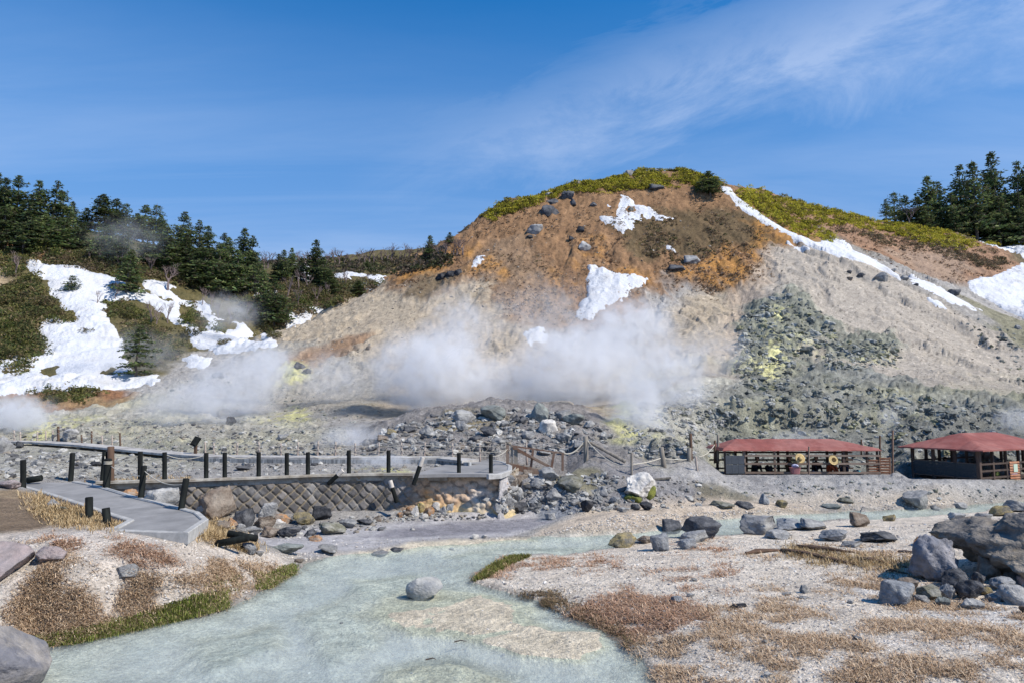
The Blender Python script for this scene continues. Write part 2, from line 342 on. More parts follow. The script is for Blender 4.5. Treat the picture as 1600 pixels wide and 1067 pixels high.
# the hill, from the pale foot up
zone([(395,560),(430,526),(470,500),(520,479),(600,438),(640,420),(700,425),(750,440),(830,470),(870,560),(1000,560),(1080,470),(1130,445),(1190,435),(1235,380),(1170,470),(1160,560),(1110,640),(1000,655),(560,655),(480,640),(420,600)], (.31,.27,.22), (.45,.39,.305), .22, 2, 2)
zone([(395,560),(470,540),(560,560),(620,600),(560,655),(430,640)], (.27,.27,.25), (.36,.34,.31), .3, 2, 2)
zone([(450,560),(500,548),(550,535),(590,530),(540,560),(480,590),(455,590)], (.26,.17,.11), (.3,.22,.16), .2, 1, 1.5)
zone([(590,440),(690,378),(760,328),(900,280),(1070,258),(1130,288),(1250,340),(1310,385),(1215,388),(1190,440),(1150,478),(1110,455),(1045,452),(990,490),(940,525),(860,520),(790,508),(765,470),(741,442),(697,460),(660,476),(635,462),(600,456),(575,462)], (.12,.072,.042), (.255,.16,.092), .5, 2, 3)
zone([(740,400),(830,380),(860,440),(900,520),(830,525),(790,480),(750,440)], (.155,.105,.07), (.21,.15,.10), .5, 2, 3)
zone([(960,350),(1040,330),(1130,325),(1200,345),(1215,385),(1150,400),(1100,400),(1040,405),(1000,420),(980,385)], (.075,.058,.033), (.12,.085,.05), .5, 1.5, 3)
for pts in ([(1165,352),(1215,350),(1260,385),(1230,395),(1185,390)], [(1060,425),(1120,395),(1180,395),(1190,430),(1140,455),(1070,450)], [(915,385),(940,385),(935,410),(915,405)], [(740,420),(775,415),(800,440),(760,450)],
            [(610,440),(640,425),(660,430),(635,450)], [(860,430),(900,425),(905,450),(870,455)], [(620,450),(700,400),(745,385),(740,400),(660,450)], [(1150,440),(1190,400),(1200,420),(1160,475),(1100,460)], [(960,430),(1010,440),(980,470)], [(1200,345),(1225,360),(1300,385),(1260,385)]):
    zone(pts, (.40,.20,.045), (.26,.14,.05), None, 1.2, 2.4, amt=.75, mix=sstep(.35, .6, n1))
zone([(630,470),(655,442),(700,435),(735,430),(700,462),(650,480)], (.10,.08,.055), (.16,.125,.085), .5, .8, 1.5)
# right-hand back ridge
zone([(1150,296),(1200,303),(1300,335),(1400,357),(1500,370),(1570,395),(1600,425),(1560,450),(1515,450),(1440,430),(1390,412),(1300,372),(1225,335)], (.17,.10,.065), (.27,.18,.125), .5, 1.2, 2)
zone([(1390,400),(1480,390),(1530,425),(1500,447),(1440,432)], (.30,.23,.19), (.36,.27,.2), .3, 1.5, 2, amt=.8)
zone([(1200,350),(1260,372),(1310,395),(1380,425),(1340,425),(1280,395)], (.24,.15,.06), (.3,.2,.1), .3, 1, 1.5)
# pale grey ridge
zone([(1212,388),(1260,388),(1330,398),(1420,438),(1530,508),(1600,558),(1720,620),(1720,690),(1600,632),(1450,612),(1290,606),(1180,600),(1150,560),(1140,500),(1175,450),(1190,420)], (.34,.315,.285), (.45,.415,.37), .15, 1.2, 1.5)
zone([(1140,470),(1175,440),(1200,400),(1215,388),(1215,420),(1190,470),(1160,530),(1130,560)], (.46,.38,.31), (.40,.34,.28), .2, 1.5, 1.5)
zone([(1470,455),(1530,478),(1600,508),(1720,540),(1720,610),(1600,556),(1500,488)], (.16,.16,.115), (.25,.245,.19), .4, 1., 1.5)
zone([(1400,440),(1440,440),(1500,470),(1560,515),(1540,520),(1480,480)], (.24,.24,.235), (.33,.32,.31), .3, .8, 1)
# dark crusted rock, greenish with sulphur
DK = ((.10,.11,.098), (.235,.245,.21))
zone([(1155,492),(1195,472),(1240,455),(1262,470),(1295,500),(1320,520),(1318,538),(1268,548),(1240,600),(1160,625),(1145,560)], *DK, .85, 1., 2)
zone([(1285,560),(1310,535),(1345,528),(1400,530),(1410,552),(1370,575),(1300,582)], *DK, .85, .8, 1.6)
zone([(1090,640),(1150,600),(1220,588),(1300,582),(1380,596),(1440,612),(1520,628),(1600,632),(1720,650),(1720,752),(1400,742),(1130,738),(1060,742),(1020,720),(1080,680)], (.115,.123,.115), (.31,.32,.305), .85, 1., 2.5)
zone([(1180,600),(1290,560),(1330,580),(1300,620),(1200,640)], *DK, .6, 1.2, 3, mix=sstep(.35,.6,n1))
zone([(980,640),(1090,600),(1150,600),(1120,660),(1080,700),(980,710),(950,680)], (.26,.265,.25), (.40,.40,.36), .6, 1.5, 2)
# left mid ground crust and rubble mound
zone([(-200,650),(80,650),(200,640),(330,655),(450,660),(560,690),(700,712),(300,716),(200,735),(60,750),(-200,760)], (.25,.255,.235), (.43,.42,.385), .55, 1, 2)
zone([(560,700),(600,665),(680,645),(780,632),(900,640),(960,665),(940,700),(1000,735),(900,735),(760,720),(560,715)], (.155,.15,.155), (.33,.32,.32), .5, 1, 1.5)
zone([(650,672),(700,650),(760,650),(830,665),(800,680),(700,690)], (.24,.22,.11), (.3,.24,.13), .3, .6, 1.5, amt=.7, mix=sstep(.4,.6,n1))
zone([(800,745),(860,735),(1000,735),(1130,742),(1180,752),(1130,775),(1110,792),(1020,797),(900,803),(790,803),(770,790)], (.15,.15,.165), (.34,.34,.36), .3, .6, 1)
zone([(870,745),(940,740),(960,765),(930,790),(880,785)], (.15,.145,.09), (.24,.23,.15), .3, .4, 1, amt=.8)
zone([(1020,745),(1100,742),(1400,748),(1620,752),(1760,756),(1760,780),(1500,790),(1300,786),(1150,785),(1060,775)], (.24,.24,.255), (.50,.50,.50), .32, .8, 1)
zone([(1090,775),(1130,768),(1190,778),(1180,790),(1110,792)], (.14,.13,.10), (.25,.24,.20), .25, .4, .8)
zone([(1180,775),(1300,776),(1500,778),(1760,770),(1760,790),(1500,797),(1320,797),(1200,792)], (.44,.40,.35), (.56,.51,.45), .06, .5, .6)
# sulphur crusts
SU = ((.54,.53,.20), (.38,.385,.24))
for pts, am in ([([(1165,585),(1200,560),(1215,530),(1235,540),(1225,590),(1190,608),(1160,608)], 1.), ([(1195,500),(1220,492),(1230,520),(1200,530)], .9), ([(1370,548),(1400,560),(1380,580),(1350,578)], .8),
                 ([(1150,570),(1180,560),(1190,590),(1150,600)], .6), ([(1220,545),(1290,540),(1280,570),(1230,580)], .5)]):
    zone(pts, *SU, None, 1.2, 2.4, amt=am, mix=sstep(.46, .66, n1*.4+n2_*.6))
for pts, am in ([([(425,580),(450,570),(480,583),(475,608),(440,615),(425,600)], 1.), ([(440,640),(465,638),(480,658),(455,670),(438,660)], 1.), ([(20,690),(60,668),(90,655),(180,655),(140,672),(90,680),(50,692)], .9),
                 ([(950,700),(958,640),(985,625),(1000,660),(1025,650),(1020,700),(985,705)], .9), ([(560,725),(620,722),(650,730),(640,740),(560,738)], .8), ([(1030,690),(1060,680),(1070,700),(1040,705)], .8),
                 ([(380,650),(430,645),(500,665),(460,680),(380,672)], .45), ([(1010,725),(1030,722),(1035,742),(1010,740)], .5), ([(130,670),(240,665),(300,700),(180,705)], .3), ([(1370,665),(1420,655),(1450,672),(1400,685)], .5), ([(1100,690),(1150,680),(1160,700),(1110,705)],.5)]):
    zone(pts, *SU, None, .9, 1.6, amt=am, mix=sstep(.38, .66, n1*.3+n2_*.7))
for pts in ([(432,590),(450,578),(472,585),(474,602),(455,610),(436,606)], [(446,650),(458,641),(470,650),(464,662),(450,662)], [(1180,600),(1200,575),(1225,560),(1222,585),(1200,604)], [(958,690),(965,640),(985,630),(985,690)], [(40,690),(75,665),(95,665),(70,690)], [(1200,510),(1222,500),(1226,520)], [(585,738),(610,726),(640,732),(640,742)]):
    zone(pts, (.62,.61,.30), (.50,.50,.27), None, .5, 1., mix=sstep(.3, .5, n2_))
# greenish-yellow tinge over the crusts in patches
tg = sstep(.5, .75, n3_)*sstep(30, 36, Yg)*(1-sstep(62, 75, Yg))*.28
col[:] = col*(1-tg[..., None]) + np.array((.42,.42,.24))*tg[..., None]
# near ground
zone([(-400,840),(0,832),(60,820),(250,822),(340,842),(400,862),(470,882),(460,897),(420,917),(390,935),(350,952),(258,975),(120,1006),(40,1030),(-400,1150)], (.48,.43,.39), (.68,.64,.60), .03, .3, .4)
zone([(-400,770),(40,765),(80,778),(130,792),(165,815),(90,822),(0,835),(-400,850)], (.27,.21,.15), (.36,.28,.19), .05, .3, .4)
zone([(330,800),(400,822),(400,850),(370,856),(310,835)], (.30,.24,.16), (.38,.31,.22), .05, .3, .4)
RBANK = [(734,908),(760,885),(790,868),(830,869),(900,866),(960,856),(1050,842),(1160,836),(1290,816),(1390,811),(1500,802),(1600,792),(1900,784),(2100,1200),(1060,1200),(1030,1067),(985,1014),(977,992),(933,981),(882,963),(860,949),(817,934),(770,920)]
zone(RBANK, (.58,.52,.46), (.78,.73,.66), .03, .3, .3)
zone([(-400,775),(0,778),(72,785),(90,822),(40,830),(-400,845)], (.20,.15,.11), (.28,.22,.16), .12, .3, .4)
zone(BAR, (.48,.41,.34), (.62,.55,.47), .04, .3, .3, z=.15)
zone(MUD, (.40,.40,.43), (.50,.50,.53), .01, .3, .3, z=.08)
zone([(560,836),(640,822),(760,812),(900,808),(860,816),(830,826),(780,832),(650,838)], (.20,.20,.235), (.30,.30,.34), .005, .25, .6, z=.08, amt=.85)
zone([(840,802),(900,803),(940,806),(880,812),(840,815)], (.12,.15,.2), (.2,.23,.28), .0, .2, .3, z=.08, amt=.8)
zone([(1330,900),(1400,925),(1500,945),(1600,958),(1800,965),(1800,985),(1550,985),(1480,965),(1380,945),(1320,930)], (.66,.64,.62), (.74,.72,.70), .005, .2, .3)
zone([(1350,990),(1450,995),(1600,1000),(1800,1010),(1800,1030),(1500,1020),(1380,1010)], (.58,.54,.50), (.66,.62,.58), .01, .2, .3)
# stream bed: sandy, darker silt streaks
k = sstep(-.1, .25, SW); bedc = lerp3((.52,.52,.49), (.80,.75,.67), np.clip(n2_*1.4-.2, 0, 1))
bedc = bedc*(1-barm[..., None]*.7) + lerp3((.56,.50,.38), (.74,.66,.52), n2_)*barm[..., None]*.7
dk = sstep(.52, .75, n1)*.45*(1-barm); bedc = bedc*(1-dk[..., None]) + np.array((.33,.36,.35))*dk[..., None]
col[:] = col*(1-k[..., None]) + bedc*k[..., None]
# wet edge of the banks
k = np.clip(sstep(-.35, 0, SW), 0, 1)*(1-sstep(0, .3, SW))*.45; col *= (1-k[..., None]*.6)
rg[(SPA > -.6) | (SPL > -.5)] = .01
rg[SW > 0] = .0; rg *= np.where(Yg < 26, .5, 1)
rg = np.where((np.abs(fr) < .4) & m, .01, rg)

# ------------------------------------------------------------------ fine relief
def fine(X, Y, r):
    a = ridged(X, Y, 7., 6, 61)*1.0 + ridged(X+40, Y, 2.4, 4, 71)*.42
    c1, c2, ci = cells(X + .5*wpx, Y + .5*wpy, 2.1, 5)
    b1_ = np.maximum(0, 1-c1*1.25)**.6*(.3+ci)*(ci > .35)
    d1, d2, di = cells(X, Y, .8, 8)
    b2_ = np.maximum(0, 1-d1*1.3)**.6*(.2+di)*(di > .4)
    e1, e2, ei = cells(X+.2*a, Y, .38, 13)
    b3_ = np.maximum(0, 1-e1*1.3)**.7*(.2+ei)*(ei > .3)
    big = ridged(X, Y, 15., 3, 67)*.5
    lim = np.where(Y < 60, .7, 1.)
    shp = ridged(X*1.0+.3*a, Y, 1.1, 4, 75)*.34*sstep(.5, 1., r)
    return r*lim*(a*.85 + big + shp + np.where(r > .22, b1_*np.where(Y > 60, .25, .5) + b2_*.4 + b3_*.3, 0.)) + np.where(r > .08, .04, .008)*fbm(X, Y, .5, 3, 81)
hillm = sstep(52, 66, Yg)
# gullies that run down the hill from its summit
sx, sy = 24., 122.
ang = np.arctan2(Xg-sx, sy-Yg); rad = np.hypot(Xg-sx, Yg-sy)
gul = ridged(ang*9+wpx*.9+wfx*.12, rad*.05+wpy*.4, 1., 5, 91)
gul2 = ridged(ang*46+wpx*1.6+wfx*.5, rad*.16+wpy, 1., 4, 97)
Dfine = fine(Xg, Yg, rg)
Dz = Dfine + hillm*(1-sstep(.5, .7, rg))*((gul-.2)*1.25*sstep(4, 30, rad)*sstep(.2, .65, n3_) + (gul2-.2)*.15)*(1-.3*sstep(.25, .35, rg))*(Yg < 150)
Dz += sstep(150, 170, Yg)*fbm(Xg, Yg, 20, 4, 99)*2.
Dz[Yg > 400] = 0
flat = (SPA > -.3) | (SPL > -.3)
Zf = Zb + np.where(flat, 0, Dz)
Zf = np.where((SW < 0) & (Yg < 50), np.maximum(Zf, .012), Zf)
# crust mottled by separate noise; hill darker in gullies, paler on ridges, with streaks
# room for the walkway behind the basin
DK = [(8,688,41.5),(60,689,40.5),(130,693,38.5),(200,700,36.5),(270,706.5,34.6),(330,711,33.4),(400,712,33),(500,712.5,32.6),(600,712.5,32.4),(690,713.5,32.2),(735,718,31)]
dkp = np.array([P(*a) for a in DK]); ydk = np.interp(Xg, dkp[:, 0], dkp[:, 1]); zdk = np.interp(Xg, dkp[:, 0], dkp[:, 2])
kk_ = sstep(-2.6, -.6, Yg-ydk); capz = kk_*(zdk-.3) + (1-kk_)*np.minimum(zdk-.5, CAM_H-(CAM_H-zdk)*Yg/ydk-.28) + np.maximum(0, Yg-ydk-.8)*.55
inx = (Xg > dkp[0, 0]-1) & (Xg < dkp[-1, 0]+.3) & (Yg < ydk+5) & (Yg > 25)
Zf = np.where(inx & (fr < 0) & (SPL < -.1), np.minimum(Zf, capz+.1*np.clip(Dz, -1, 1)), Zf)
def cap_sight(pxa, pxb, pyl, Ya, Yb_, soft_=.35):
    global Zf
    ta_, _ = ray(pxa, pyl); tb_, _ = ray(pxb, pyl); _, s_ = ray((pxa+pxb)/2, pyl)
    lim_ = CAM_H + s_*Yg + np.maximum(0, Ya-Yg)*.0 + np.maximum(0, Yg-Yb_)*.6 + np.maximum(0, np.abs(T-(ta_+tb_)/2)-(tb_-ta_)/2)*Yg*.7
    mm_ = (Yg > Ya-2) & (Yg < Yb_+5); Zf = np.where(mm_, np.minimum(Zf, lim_+.25*Dz*(rg > .2)*(lim_ < Zf)), Zf)
cap_sight(792, 885, 745, 29.6, 32.6)
cap_sight(1130, 1392, 744.5, 33.2, 40)
cap_sight(1420, 1620, 751, 32., 38)
mn = ridged(Xg+9, Yg, 1.9, 5, 111)+.6*fbm(Xg, Yg, .6, 3, 112)
mott = np.clip(1 + .42*np.clip(mn, -1.2, 1.2)*sstep(.2, .6, rg), .45, 1.5)
col *= mott[..., None]
brn = sstep(.42, .48, rg)*hillm; st_ = ridged(ang*7+wpx*.8, rad*.12+wpy*.5, 1., 5, 131)
col *= (1 + hillm*(gul2*.08 + .10*gul) + brn*.30*st_)[..., None]
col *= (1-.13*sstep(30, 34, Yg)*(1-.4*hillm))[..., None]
fineN = fbm(Xg, Yg, .33, 3, 101)
col *= (1 + .22*fineN*np.clip(1-Yg/160, 0, 1))[..., None]
c1, c2, ci = cells(Xg, Yg, .55, 19); sp_ = (c1 < .22)*(Yg > 40)*(Yg < 125)*(ci > .55)
col *= (1 - sp_*np.where(ci > .8, -.35, .45))[..., None]
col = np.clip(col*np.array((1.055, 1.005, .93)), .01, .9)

# ------------------------------------------------------------------ mesh helpers
def tag(o, label=None, cat=None, group=None, kind=None):
    if label: o['label'] = label
    if cat: o['category'] = cat
    if group: o['group'] = group
    if kind: o['kind'] = kind
    return o
def np_mesh(name, verts, faces, mat=None, colr=None, smooth=True, parent=None, link=True, extra=None):
    me = bpy.data.meshes.new(name); verts = np.asarray(verts, np.float32); faces = np.asarray(faces, np.int32)
    nf, k = faces.shape
    me.vertices.add(len(verts)); me.vertices.foreach_set('co', verts.ravel())
    me.loops.add(nf*k); me.loops.foreach_set('vertex_index', faces.ravel())
    me.polygons.add(nf); me.polygons.foreach_set('loop_start', np.arange(nf, dtype=np.int32)*k)
    me.polygons.foreach_set('use_smooth', np.full(nf, smooth))
    if colr is not None:
        a = me.attributes.new('Col', 'FLOAT_COLOR', 'POINT'); c4 = np.ones((len(verts), 4), np.float32); c4[:, :3] = colr; a.data.foreach_set('color', c4.ravel())
    for nm, arr in (extra or {}).items():
        a = me.attributes.new(nm, 'FLOAT', 'POINT'); a.data.foreach_set('value', np.asarray(arr, np.float32).ravel())
    me.update(calc_edges=True)
    if mat: me.materials.append(mat)
    if not link: return me
    o = bpy.data.objects.new(name, me); C.objects.link(o)
    if parent: o.parent = parent
    return o
def new_mat(name):
    mt = bpy.data.materials.new(name); mt.use_nodes = True; nt = mt.node_tree
    return mt, nt, nt.nodes['Principled BSDF']
def mat_simple(name, color, rough=.7, var=.25, scale=6., bump=.3, bscale=None, spec=.3, obj_var=0., metal=0., attr=False, dist=.02, color2=None, streak=(1, 1, 1)):
    mt, nt, bs = new_mat(name)
    tc = N(nt, 'ShaderNodeTexCoord'); mpn = N(nt, 'ShaderNodeMapping', Scale=streak); Lk(nt, tc.outputs['Object'], mpn.inputs[0])
    nz = N(nt, 'ShaderNodeTexNoise', Scale=scale, Detail=6, Roughness=.65); Lk(nt, mpn.outputs[0], nz.inputs['Vector'])
    mr = N(nt, 'ShaderNodeMapRange', i1=.3, i2=.7, i3=1-var, i4=1+var); Lk(nt, nz.outputs[0], mr.inputs[0])
    f = mr.outputs[0]
    if obj_var:
        oi = N(nt, 'ShaderNodeObjectInfo'); m2 = N(nt, 'ShaderNodeMapRange', i3=1-obj_var, i4=1+obj_var); Lk(nt, oi.outputs['Random'], m2.inputs[0]); f = M(nt, 'MULTIPLY', f, m2.outputs[0])
    vm = N(nt, 'ShaderNodeVectorMath', _operation='SCALE')
    if attr:
        at = N(nt, 'ShaderNodeAttribute', _attribute_name='Col'); Lk(nt, at.outputs['Color'], vm.inputs[0])
    elif color2:
        mx = N(nt, 'ShaderNodeMix', _data_type='RGBA'); mx.inputs[6].default_value = (*color, 1); mx.inputs[7].default_value = (*color2, 1)
        nb = N(nt, 'ShaderNodeTexNoise', Scale=scale*.35, Detail=5, Roughness=.7); Lk(nt, mpn.outputs[0], nb.inputs['Vector'])
        m3 = N(nt, 'ShaderNodeMapRange', i1=.42, i2=.6); Lk(nt, nb.outputs[0], m3.inputs[0]); Lk(nt, m3.outputs[0], mx.inputs[0]); Lk(nt, mx.outputs[2], vm.inputs[0])
    else: vm.inputs[0].default_value = color
    Lk(nt, f, vm.inputs['Scale']); Lk(nt, vm.outputs[0], bs.inputs['Base Color'])
    bs.inputs['Roughness'].default_value = rough; bs.inputs['Specular IOR Level'].default_value = spec; bs.inputs['Metallic'].default_value = metal
    if bump:
        nb2 = N(nt, 'ShaderNodeTexNoise', Scale=bscale or scale*2.5, Detail=6, Roughness=.6); Lk(nt, mpn.outputs[0], nb2.inputs['Vector'])
        bp = N(nt, 'ShaderNodeBump', Strength=bump, Distance=dist); Lk(nt, nb2.outputs[0], bp.inputs['Height']); Lk(nt, bp.outputs[0], bs.inputs['Normal'])
    return mt

# terrain surface: colour from the survey, gravel and grit from noise in metres
tm, nt, bs = new_mat('earth')
at = N(nt, 'ShaderNodeAttribute', _attribute_name='Col'); tc_ = N(nt, 'ShaderNodeTexCoord')
ra = N(nt, 'ShaderNodeAttribute', _attribute_name='Grit')
na = N(nt, 'ShaderNodeTexNoise', Scale=1.6, Detail=8, Roughness=.72); Lk(nt, tc_.outputs['Object'], na.inputs['Vector'])
nb = N(nt, 'ShaderNodeTexNoise', Scale=9., Detail=6, Roughness=.75); Lk(nt, tc_.outputs['Object'], nb.inputs['Vector'])
vo = N(nt, 'ShaderNodeTexVoronoi', Scale=26.); Lk(nt, tc_.outputs['Object'], vo.inputs['Vector'])
vo2 = N(nt, 'ShaderNodeTexVoronoi', Scale=9.); Lk(nt, tc_.outputs['Object'], vo2.inputs['Vector'])
f1 = N(nt, 'ShaderNodeMapRange', i1=.3, i2=.7, i3=.72, i4=1.26); Lk(nt, na.outputs[0], f1.inputs[0])
f2 = N(nt, 'ShaderNodeMapRange', i1=.3, i2=.7, i3=.78, i4=1.2); Lk(nt, nb.outputs[0], f2.inputs[0])
sx_ = N(nt, 'ShaderNodeSeparateColor'); Lk(nt, vo.outputs['Color'], sx_.inputs[0])
f3 = N(nt, 'ShaderNodeMapRange', i1=0, i2=1, i3=.74, i4=1.2); Lk(nt, sx_.outputs[0], f3.inputs[0])
f3b = M(nt, 'ADD', 1., M(nt, 'MULTIPLY', M(nt, 'SUBTRACT', f3.outputs[0], 1.), ra.outputs['Fac']))
fm = M(nt, 'MULTIPLY', M(nt, 'MULTIPLY', f1.outputs[0], f2.outputs[0]), f3b)
vm = N(nt, 'ShaderNodeVectorMath', _operation='SCALE'); Lk(nt, at.outputs['Color'], vm.inputs[0]); Lk(nt, fm, vm.inputs['Scale']); Lk(nt, vm.outputs[0], bs.inputs['Base Color'])
bs.inputs['Roughness'].default_value = .93; bs.inputs['Specular IOR Level'].default_value = .15
hgt = M(nt, 'ADD', M(nt, 'MULTIPLY', na.outputs[0], .22), M(nt, 'ADD', M(nt, 'MULTIPLY', nb.outputs[0], .07), M(nt, 'MULTIPLY', M(nt, 'ADD', M(nt, 'MULTIPLY', vo.outputs['Distance'], -.02), M(nt, 'MULTIPLY', vo2.outputs['Distance'], -.03)), ra.outputs['Fac'])))
bp = N(nt, 'ShaderNodeBump', Strength=1., Distance=1.); Lk(nt, hgt, bp.inputs['Height']); Lk(nt, bp.outputs[0], bs.inputs['Normal'])
grit = np.where(Yg < 45, 1., .4)*np.where((SM > 0), .1, 1.)

# split the one sheet of land into ground, hill, wooded slope and far land along shared edges
idx = np.arange(NY*NT).reshape(NY, NT)
q = np.stack([idx[:-1, :-1], idx[:-1, 1:], idx[1:, 1:], idx[1:, :-1]], -1).reshape(-1, 4)
cx = Xg[:-1, :-1].ravel(); cy = Yg[:-1, :-1].ravel()
foot_y = np.interp(cx, [-40, -26, -20, 0, 15, 30, 60, 90], [80, 72, 64, 56, 56, 46, 46, 50])
valley_x = np.interp(cy, [60, 84, 90, 97, 103, 107, 125, 210], [-30, -28, -24, -18.5, -11, -4.5, 4, 40])
region = np.where(cy > 175, 3, np.where(cy < np.where(cx < valley_x, 64, foot_y), 0, np.where(cx < valley_x, 2, 1)))
V = np.stack([Xg, Yg, Zf], -1).reshape(-1, 3); CF = col.reshape(-1, 3); GF = grit.ravel()
def submesh(name, fsel, V, matx, colr=None, extra=None):
    f = q[fsel]; u, inv = np.unique(f, return_inverse=True)
    return np_mesh(name, V[u], inv.reshape(f.shape), matx, None if colr is None else colr[u], extra={k2: v2[u] for k2, v2 in (extra or {}).items()})
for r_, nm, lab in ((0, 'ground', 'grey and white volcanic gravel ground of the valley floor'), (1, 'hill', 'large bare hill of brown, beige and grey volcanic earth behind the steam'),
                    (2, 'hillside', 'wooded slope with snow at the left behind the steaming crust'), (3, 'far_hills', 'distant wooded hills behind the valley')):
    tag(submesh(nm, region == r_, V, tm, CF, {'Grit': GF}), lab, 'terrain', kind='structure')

# ------------------------------------------------------------------ snow that lies on the slopes
snow_m, nt, bs = new_mat('old_snow')
tcs = N(nt, 'ShaderNodeTexCoord'); n_a = N(nt, 'ShaderNodeTexNoise', Scale=.35, Detail=7, Roughness=.6); Lk(nt, tcs.outputs['Object'], n_a.inputs['Vector'])
n_b = N(nt, 'ShaderNodeTexNoise', Scale=2.2, Detail=5, Roughness=.6); Lk(nt, tcs.outputs['Object'], n_b.inputs['Vector'])
mxs = N(nt, 'ShaderNodeMix', _data_type='RGBA'); mxs.inputs[6].default_value = (.62, .63, .655, 1); mxs.inputs[7].default_value = (.46, .44, .41, 1)
mrs = N(nt, 'ShaderNodeMapRange', i1=.48, i2=.75, i3=0, i4=.7); Lk(nt, n_a.outputs[0], mrs.inputs[0]); Lk(nt, mrs.outputs[0], mxs.inputs[0]); Lk(nt, mxs.outputs[2], bs.inputs['Base Color'])
bs.inputs['Roughness'].default_value = .6; bs.inputs['Specular IOR Level'].default_value = .2
bps = N(nt, 'ShaderNodeBump', Strength=.45, Distance=.6); Lk(nt, M(nt, 'ADD', n_b.outputs[0], M(nt, 'MULTIPLY', n_a.outputs[0], 1.5)), bps.inputs['Height']); Lk(nt, bps.outputs[0], bs.inputs['Normal'])
Zd = Zf
def snow(pts, label, thick=.5, warp=1.2, holes=(), ymin=50, ymax=200):
    poly = wpoly(pts, Z=Zd)
    s = sdf(poly, Xg + wpx*warp, Yg + wpy*warp, 4.)
    for h in holes: s = np.minimum(s, -sdf(wpoly(h, Z=Zd), Xg + wpx*warp, Yg + wpy*warp, 4.))
    s = s + .35*wfx
    s[(Yg < ymin) | (Yg > ymax)] = -4
    t = np.where(s > 0, thick*.8*(1-np.exp(-s*.9)), s*1.1)
    okv = (s > -.55); okf = (okv[:-1, :-1] & okv[:-1, 1:] & okv[1:, 1:] & okv[1:, :-1]).ravel()
    if not okf.any(): print('no snow', label); return
    zs = Zf - Dfine + 1.15*rg
    Vs = np.stack([Xg, Yg, zs + t + .04], -1).reshape(-1, 3)
    return tag(submesh('snow_patch', okf, Vs, snow_m), label, 'snow', kind='structure')
snow([(28,402),(60,412),(120,418),(160,428),(200,445),(240,462),(262,470),(300,476),(330,490),(370,505),(400,525),(440,540),(400,550),(350,552),(318,548),(296,520),(262,500),(238,474),(205,470),(190,468),(160,470),(172,500),(185,530),(195,560),(215,585),(246,592),(240,602),(150,610),(60,612),(-20,620),(-300,640),(-300,545),(-60,552),(10,556),(50,556),(75,540),(60,520),(60,500),(110,505),(118,500),(90,470),(70,440),(48,420)],
     'broad steep snowfield with brown bushes on the left slope', .6, 1.6, holes=[[(70,575),(90,577),(105,587),(82,590)], [(150,578),(175,576),(178,585),(150,587)], [(280,478),(300,474),(322,500),(316,520),(296,508)], [(335,500),(352,498),(366,512),(352,524)], [(385,525),(400,520),(410,534),(392,538)]])
snow([(215,432),(240,438),(275,448),(262,455),(290,465),(320,470),(340,490),(325,492),(290,480),(255,468),(225,450)], 'thin tongue of snow between bushes below the spreading bare tree', .3, 1.4)
snow([(285,560),(310,552),(330,560),(322,574),(300,574)], 'small snow remnant low on the left slope by the steam', .4, .6)
snow([(440,485),(490,475),(512,478),(480,495),(455,512),(440,508)], 'snow strip in the hollow left of the hill foot', .4, 1.)
snow([(330,430),(400,440),(430,455),(420,470),(380,455),(330,445)], 'shaded snow behind the firs of the left slope', .4, 1.5)
snow([(455,410),(480,415),(488,440),(470,445),(458,430)], 'snow gully between the thin firs and the tall fir', .4, 1.5)
snow([(525,430),(545,426),(575,430),(600,432),(600,440),(575,452),(550,452),(530,442)], 'snowfield on the distant slope left of the hill edge', .5, 1.2, holes=[[(545,430),(572,432),(575,440),(545,441)]])
snow([(942,345),(938,338),(962,333),(945,318),(962,322),(968,305),(980,303),(992,318),(1010,325),(1030,337),(1056,344),(1030,345),(1005,342),(990,357),(970,361),(955,354)],
     'star-shaped snow patch near the top of the hill', .5, .7, holes=[[(978,323),(990,322),(992,329),(980,330)]])
snow([(918,415),(930,416),(965,428),(1000,431),(1010,435),(1000,448),(985,460),(972,468),(950,475),(938,490),(920,500),(908,500),(900,488),(912,474),(922,465),(918,440)],
     'long snow patch in the gully in the middle of the hill', .6, .6)
snow([(818,524),(830,515),(850,512),(858,525),(848,535),(828,538)], 'small snow remnant low on the hill in the steam', .5, .5)
snow([(733,415),(745,402),(760,400),(752,412),(738,419)], 'small oblong snow patch at the left shoulder of the hill', .5, .5)
snow([(1017,386),(1028,388),(1024,394),(1016,391)], 'tiny snow patch below the star-shaped one', .4, .2)
snow([(1040,385),(1050,386),(1054,393),(1045,391)], 'tiny curved snow patch on dark scrub right of the star-shaped one', .4, .2)
snow([(1126,292),(1142,294),(1160,316),(1195,338),(1240,366),(1275,380),(1300,372),(1320,378),(1345,398),(1375,412),(1405,430),(1425,436),(1405,438),(1380,424),(1345,410),(1310,404),(1270,388),(1240,376),(1195,350),(1150,322)],
     'long diagonal snow ribbon from the hilltop down to the right', .5, .3)
snow([(1230,380),(1262,386),(1266,392),(1240,388)], 'thin snow sliver at the head of the grey ridge', .3, .3)
snow([(1420,432),(1440,437),(1470,450),(1500,468),(1535,485),(1520,487),(1490,476),(1455,458),(1425,444)], 'lower snow ribbon on the grey ridge crest', .3, .4)
snow([(1448,466),(1470,472),(1480,484),(1462,478)], 'narrow snow stripe beside the lower snow ribbon', .3, .3)
snow([(1512,440),(1560,428),(1600,412),(1800,380),(1800,540),(1650,515),(1600,500),(1560,478),(1520,456)], 'wide smooth snowfield at the right edge', .8, .5)
snow([(1515,364),(1545,362),(1560,372),(1600,368),(1800,370),(1800,412),(1600,405),(1585,395),(1560,388),(1530,374)], 'snow on the right shoulder below the firs', .6, .8, holes=[[(1545,372),(1600,374),(1600,382),(1560,384)]])

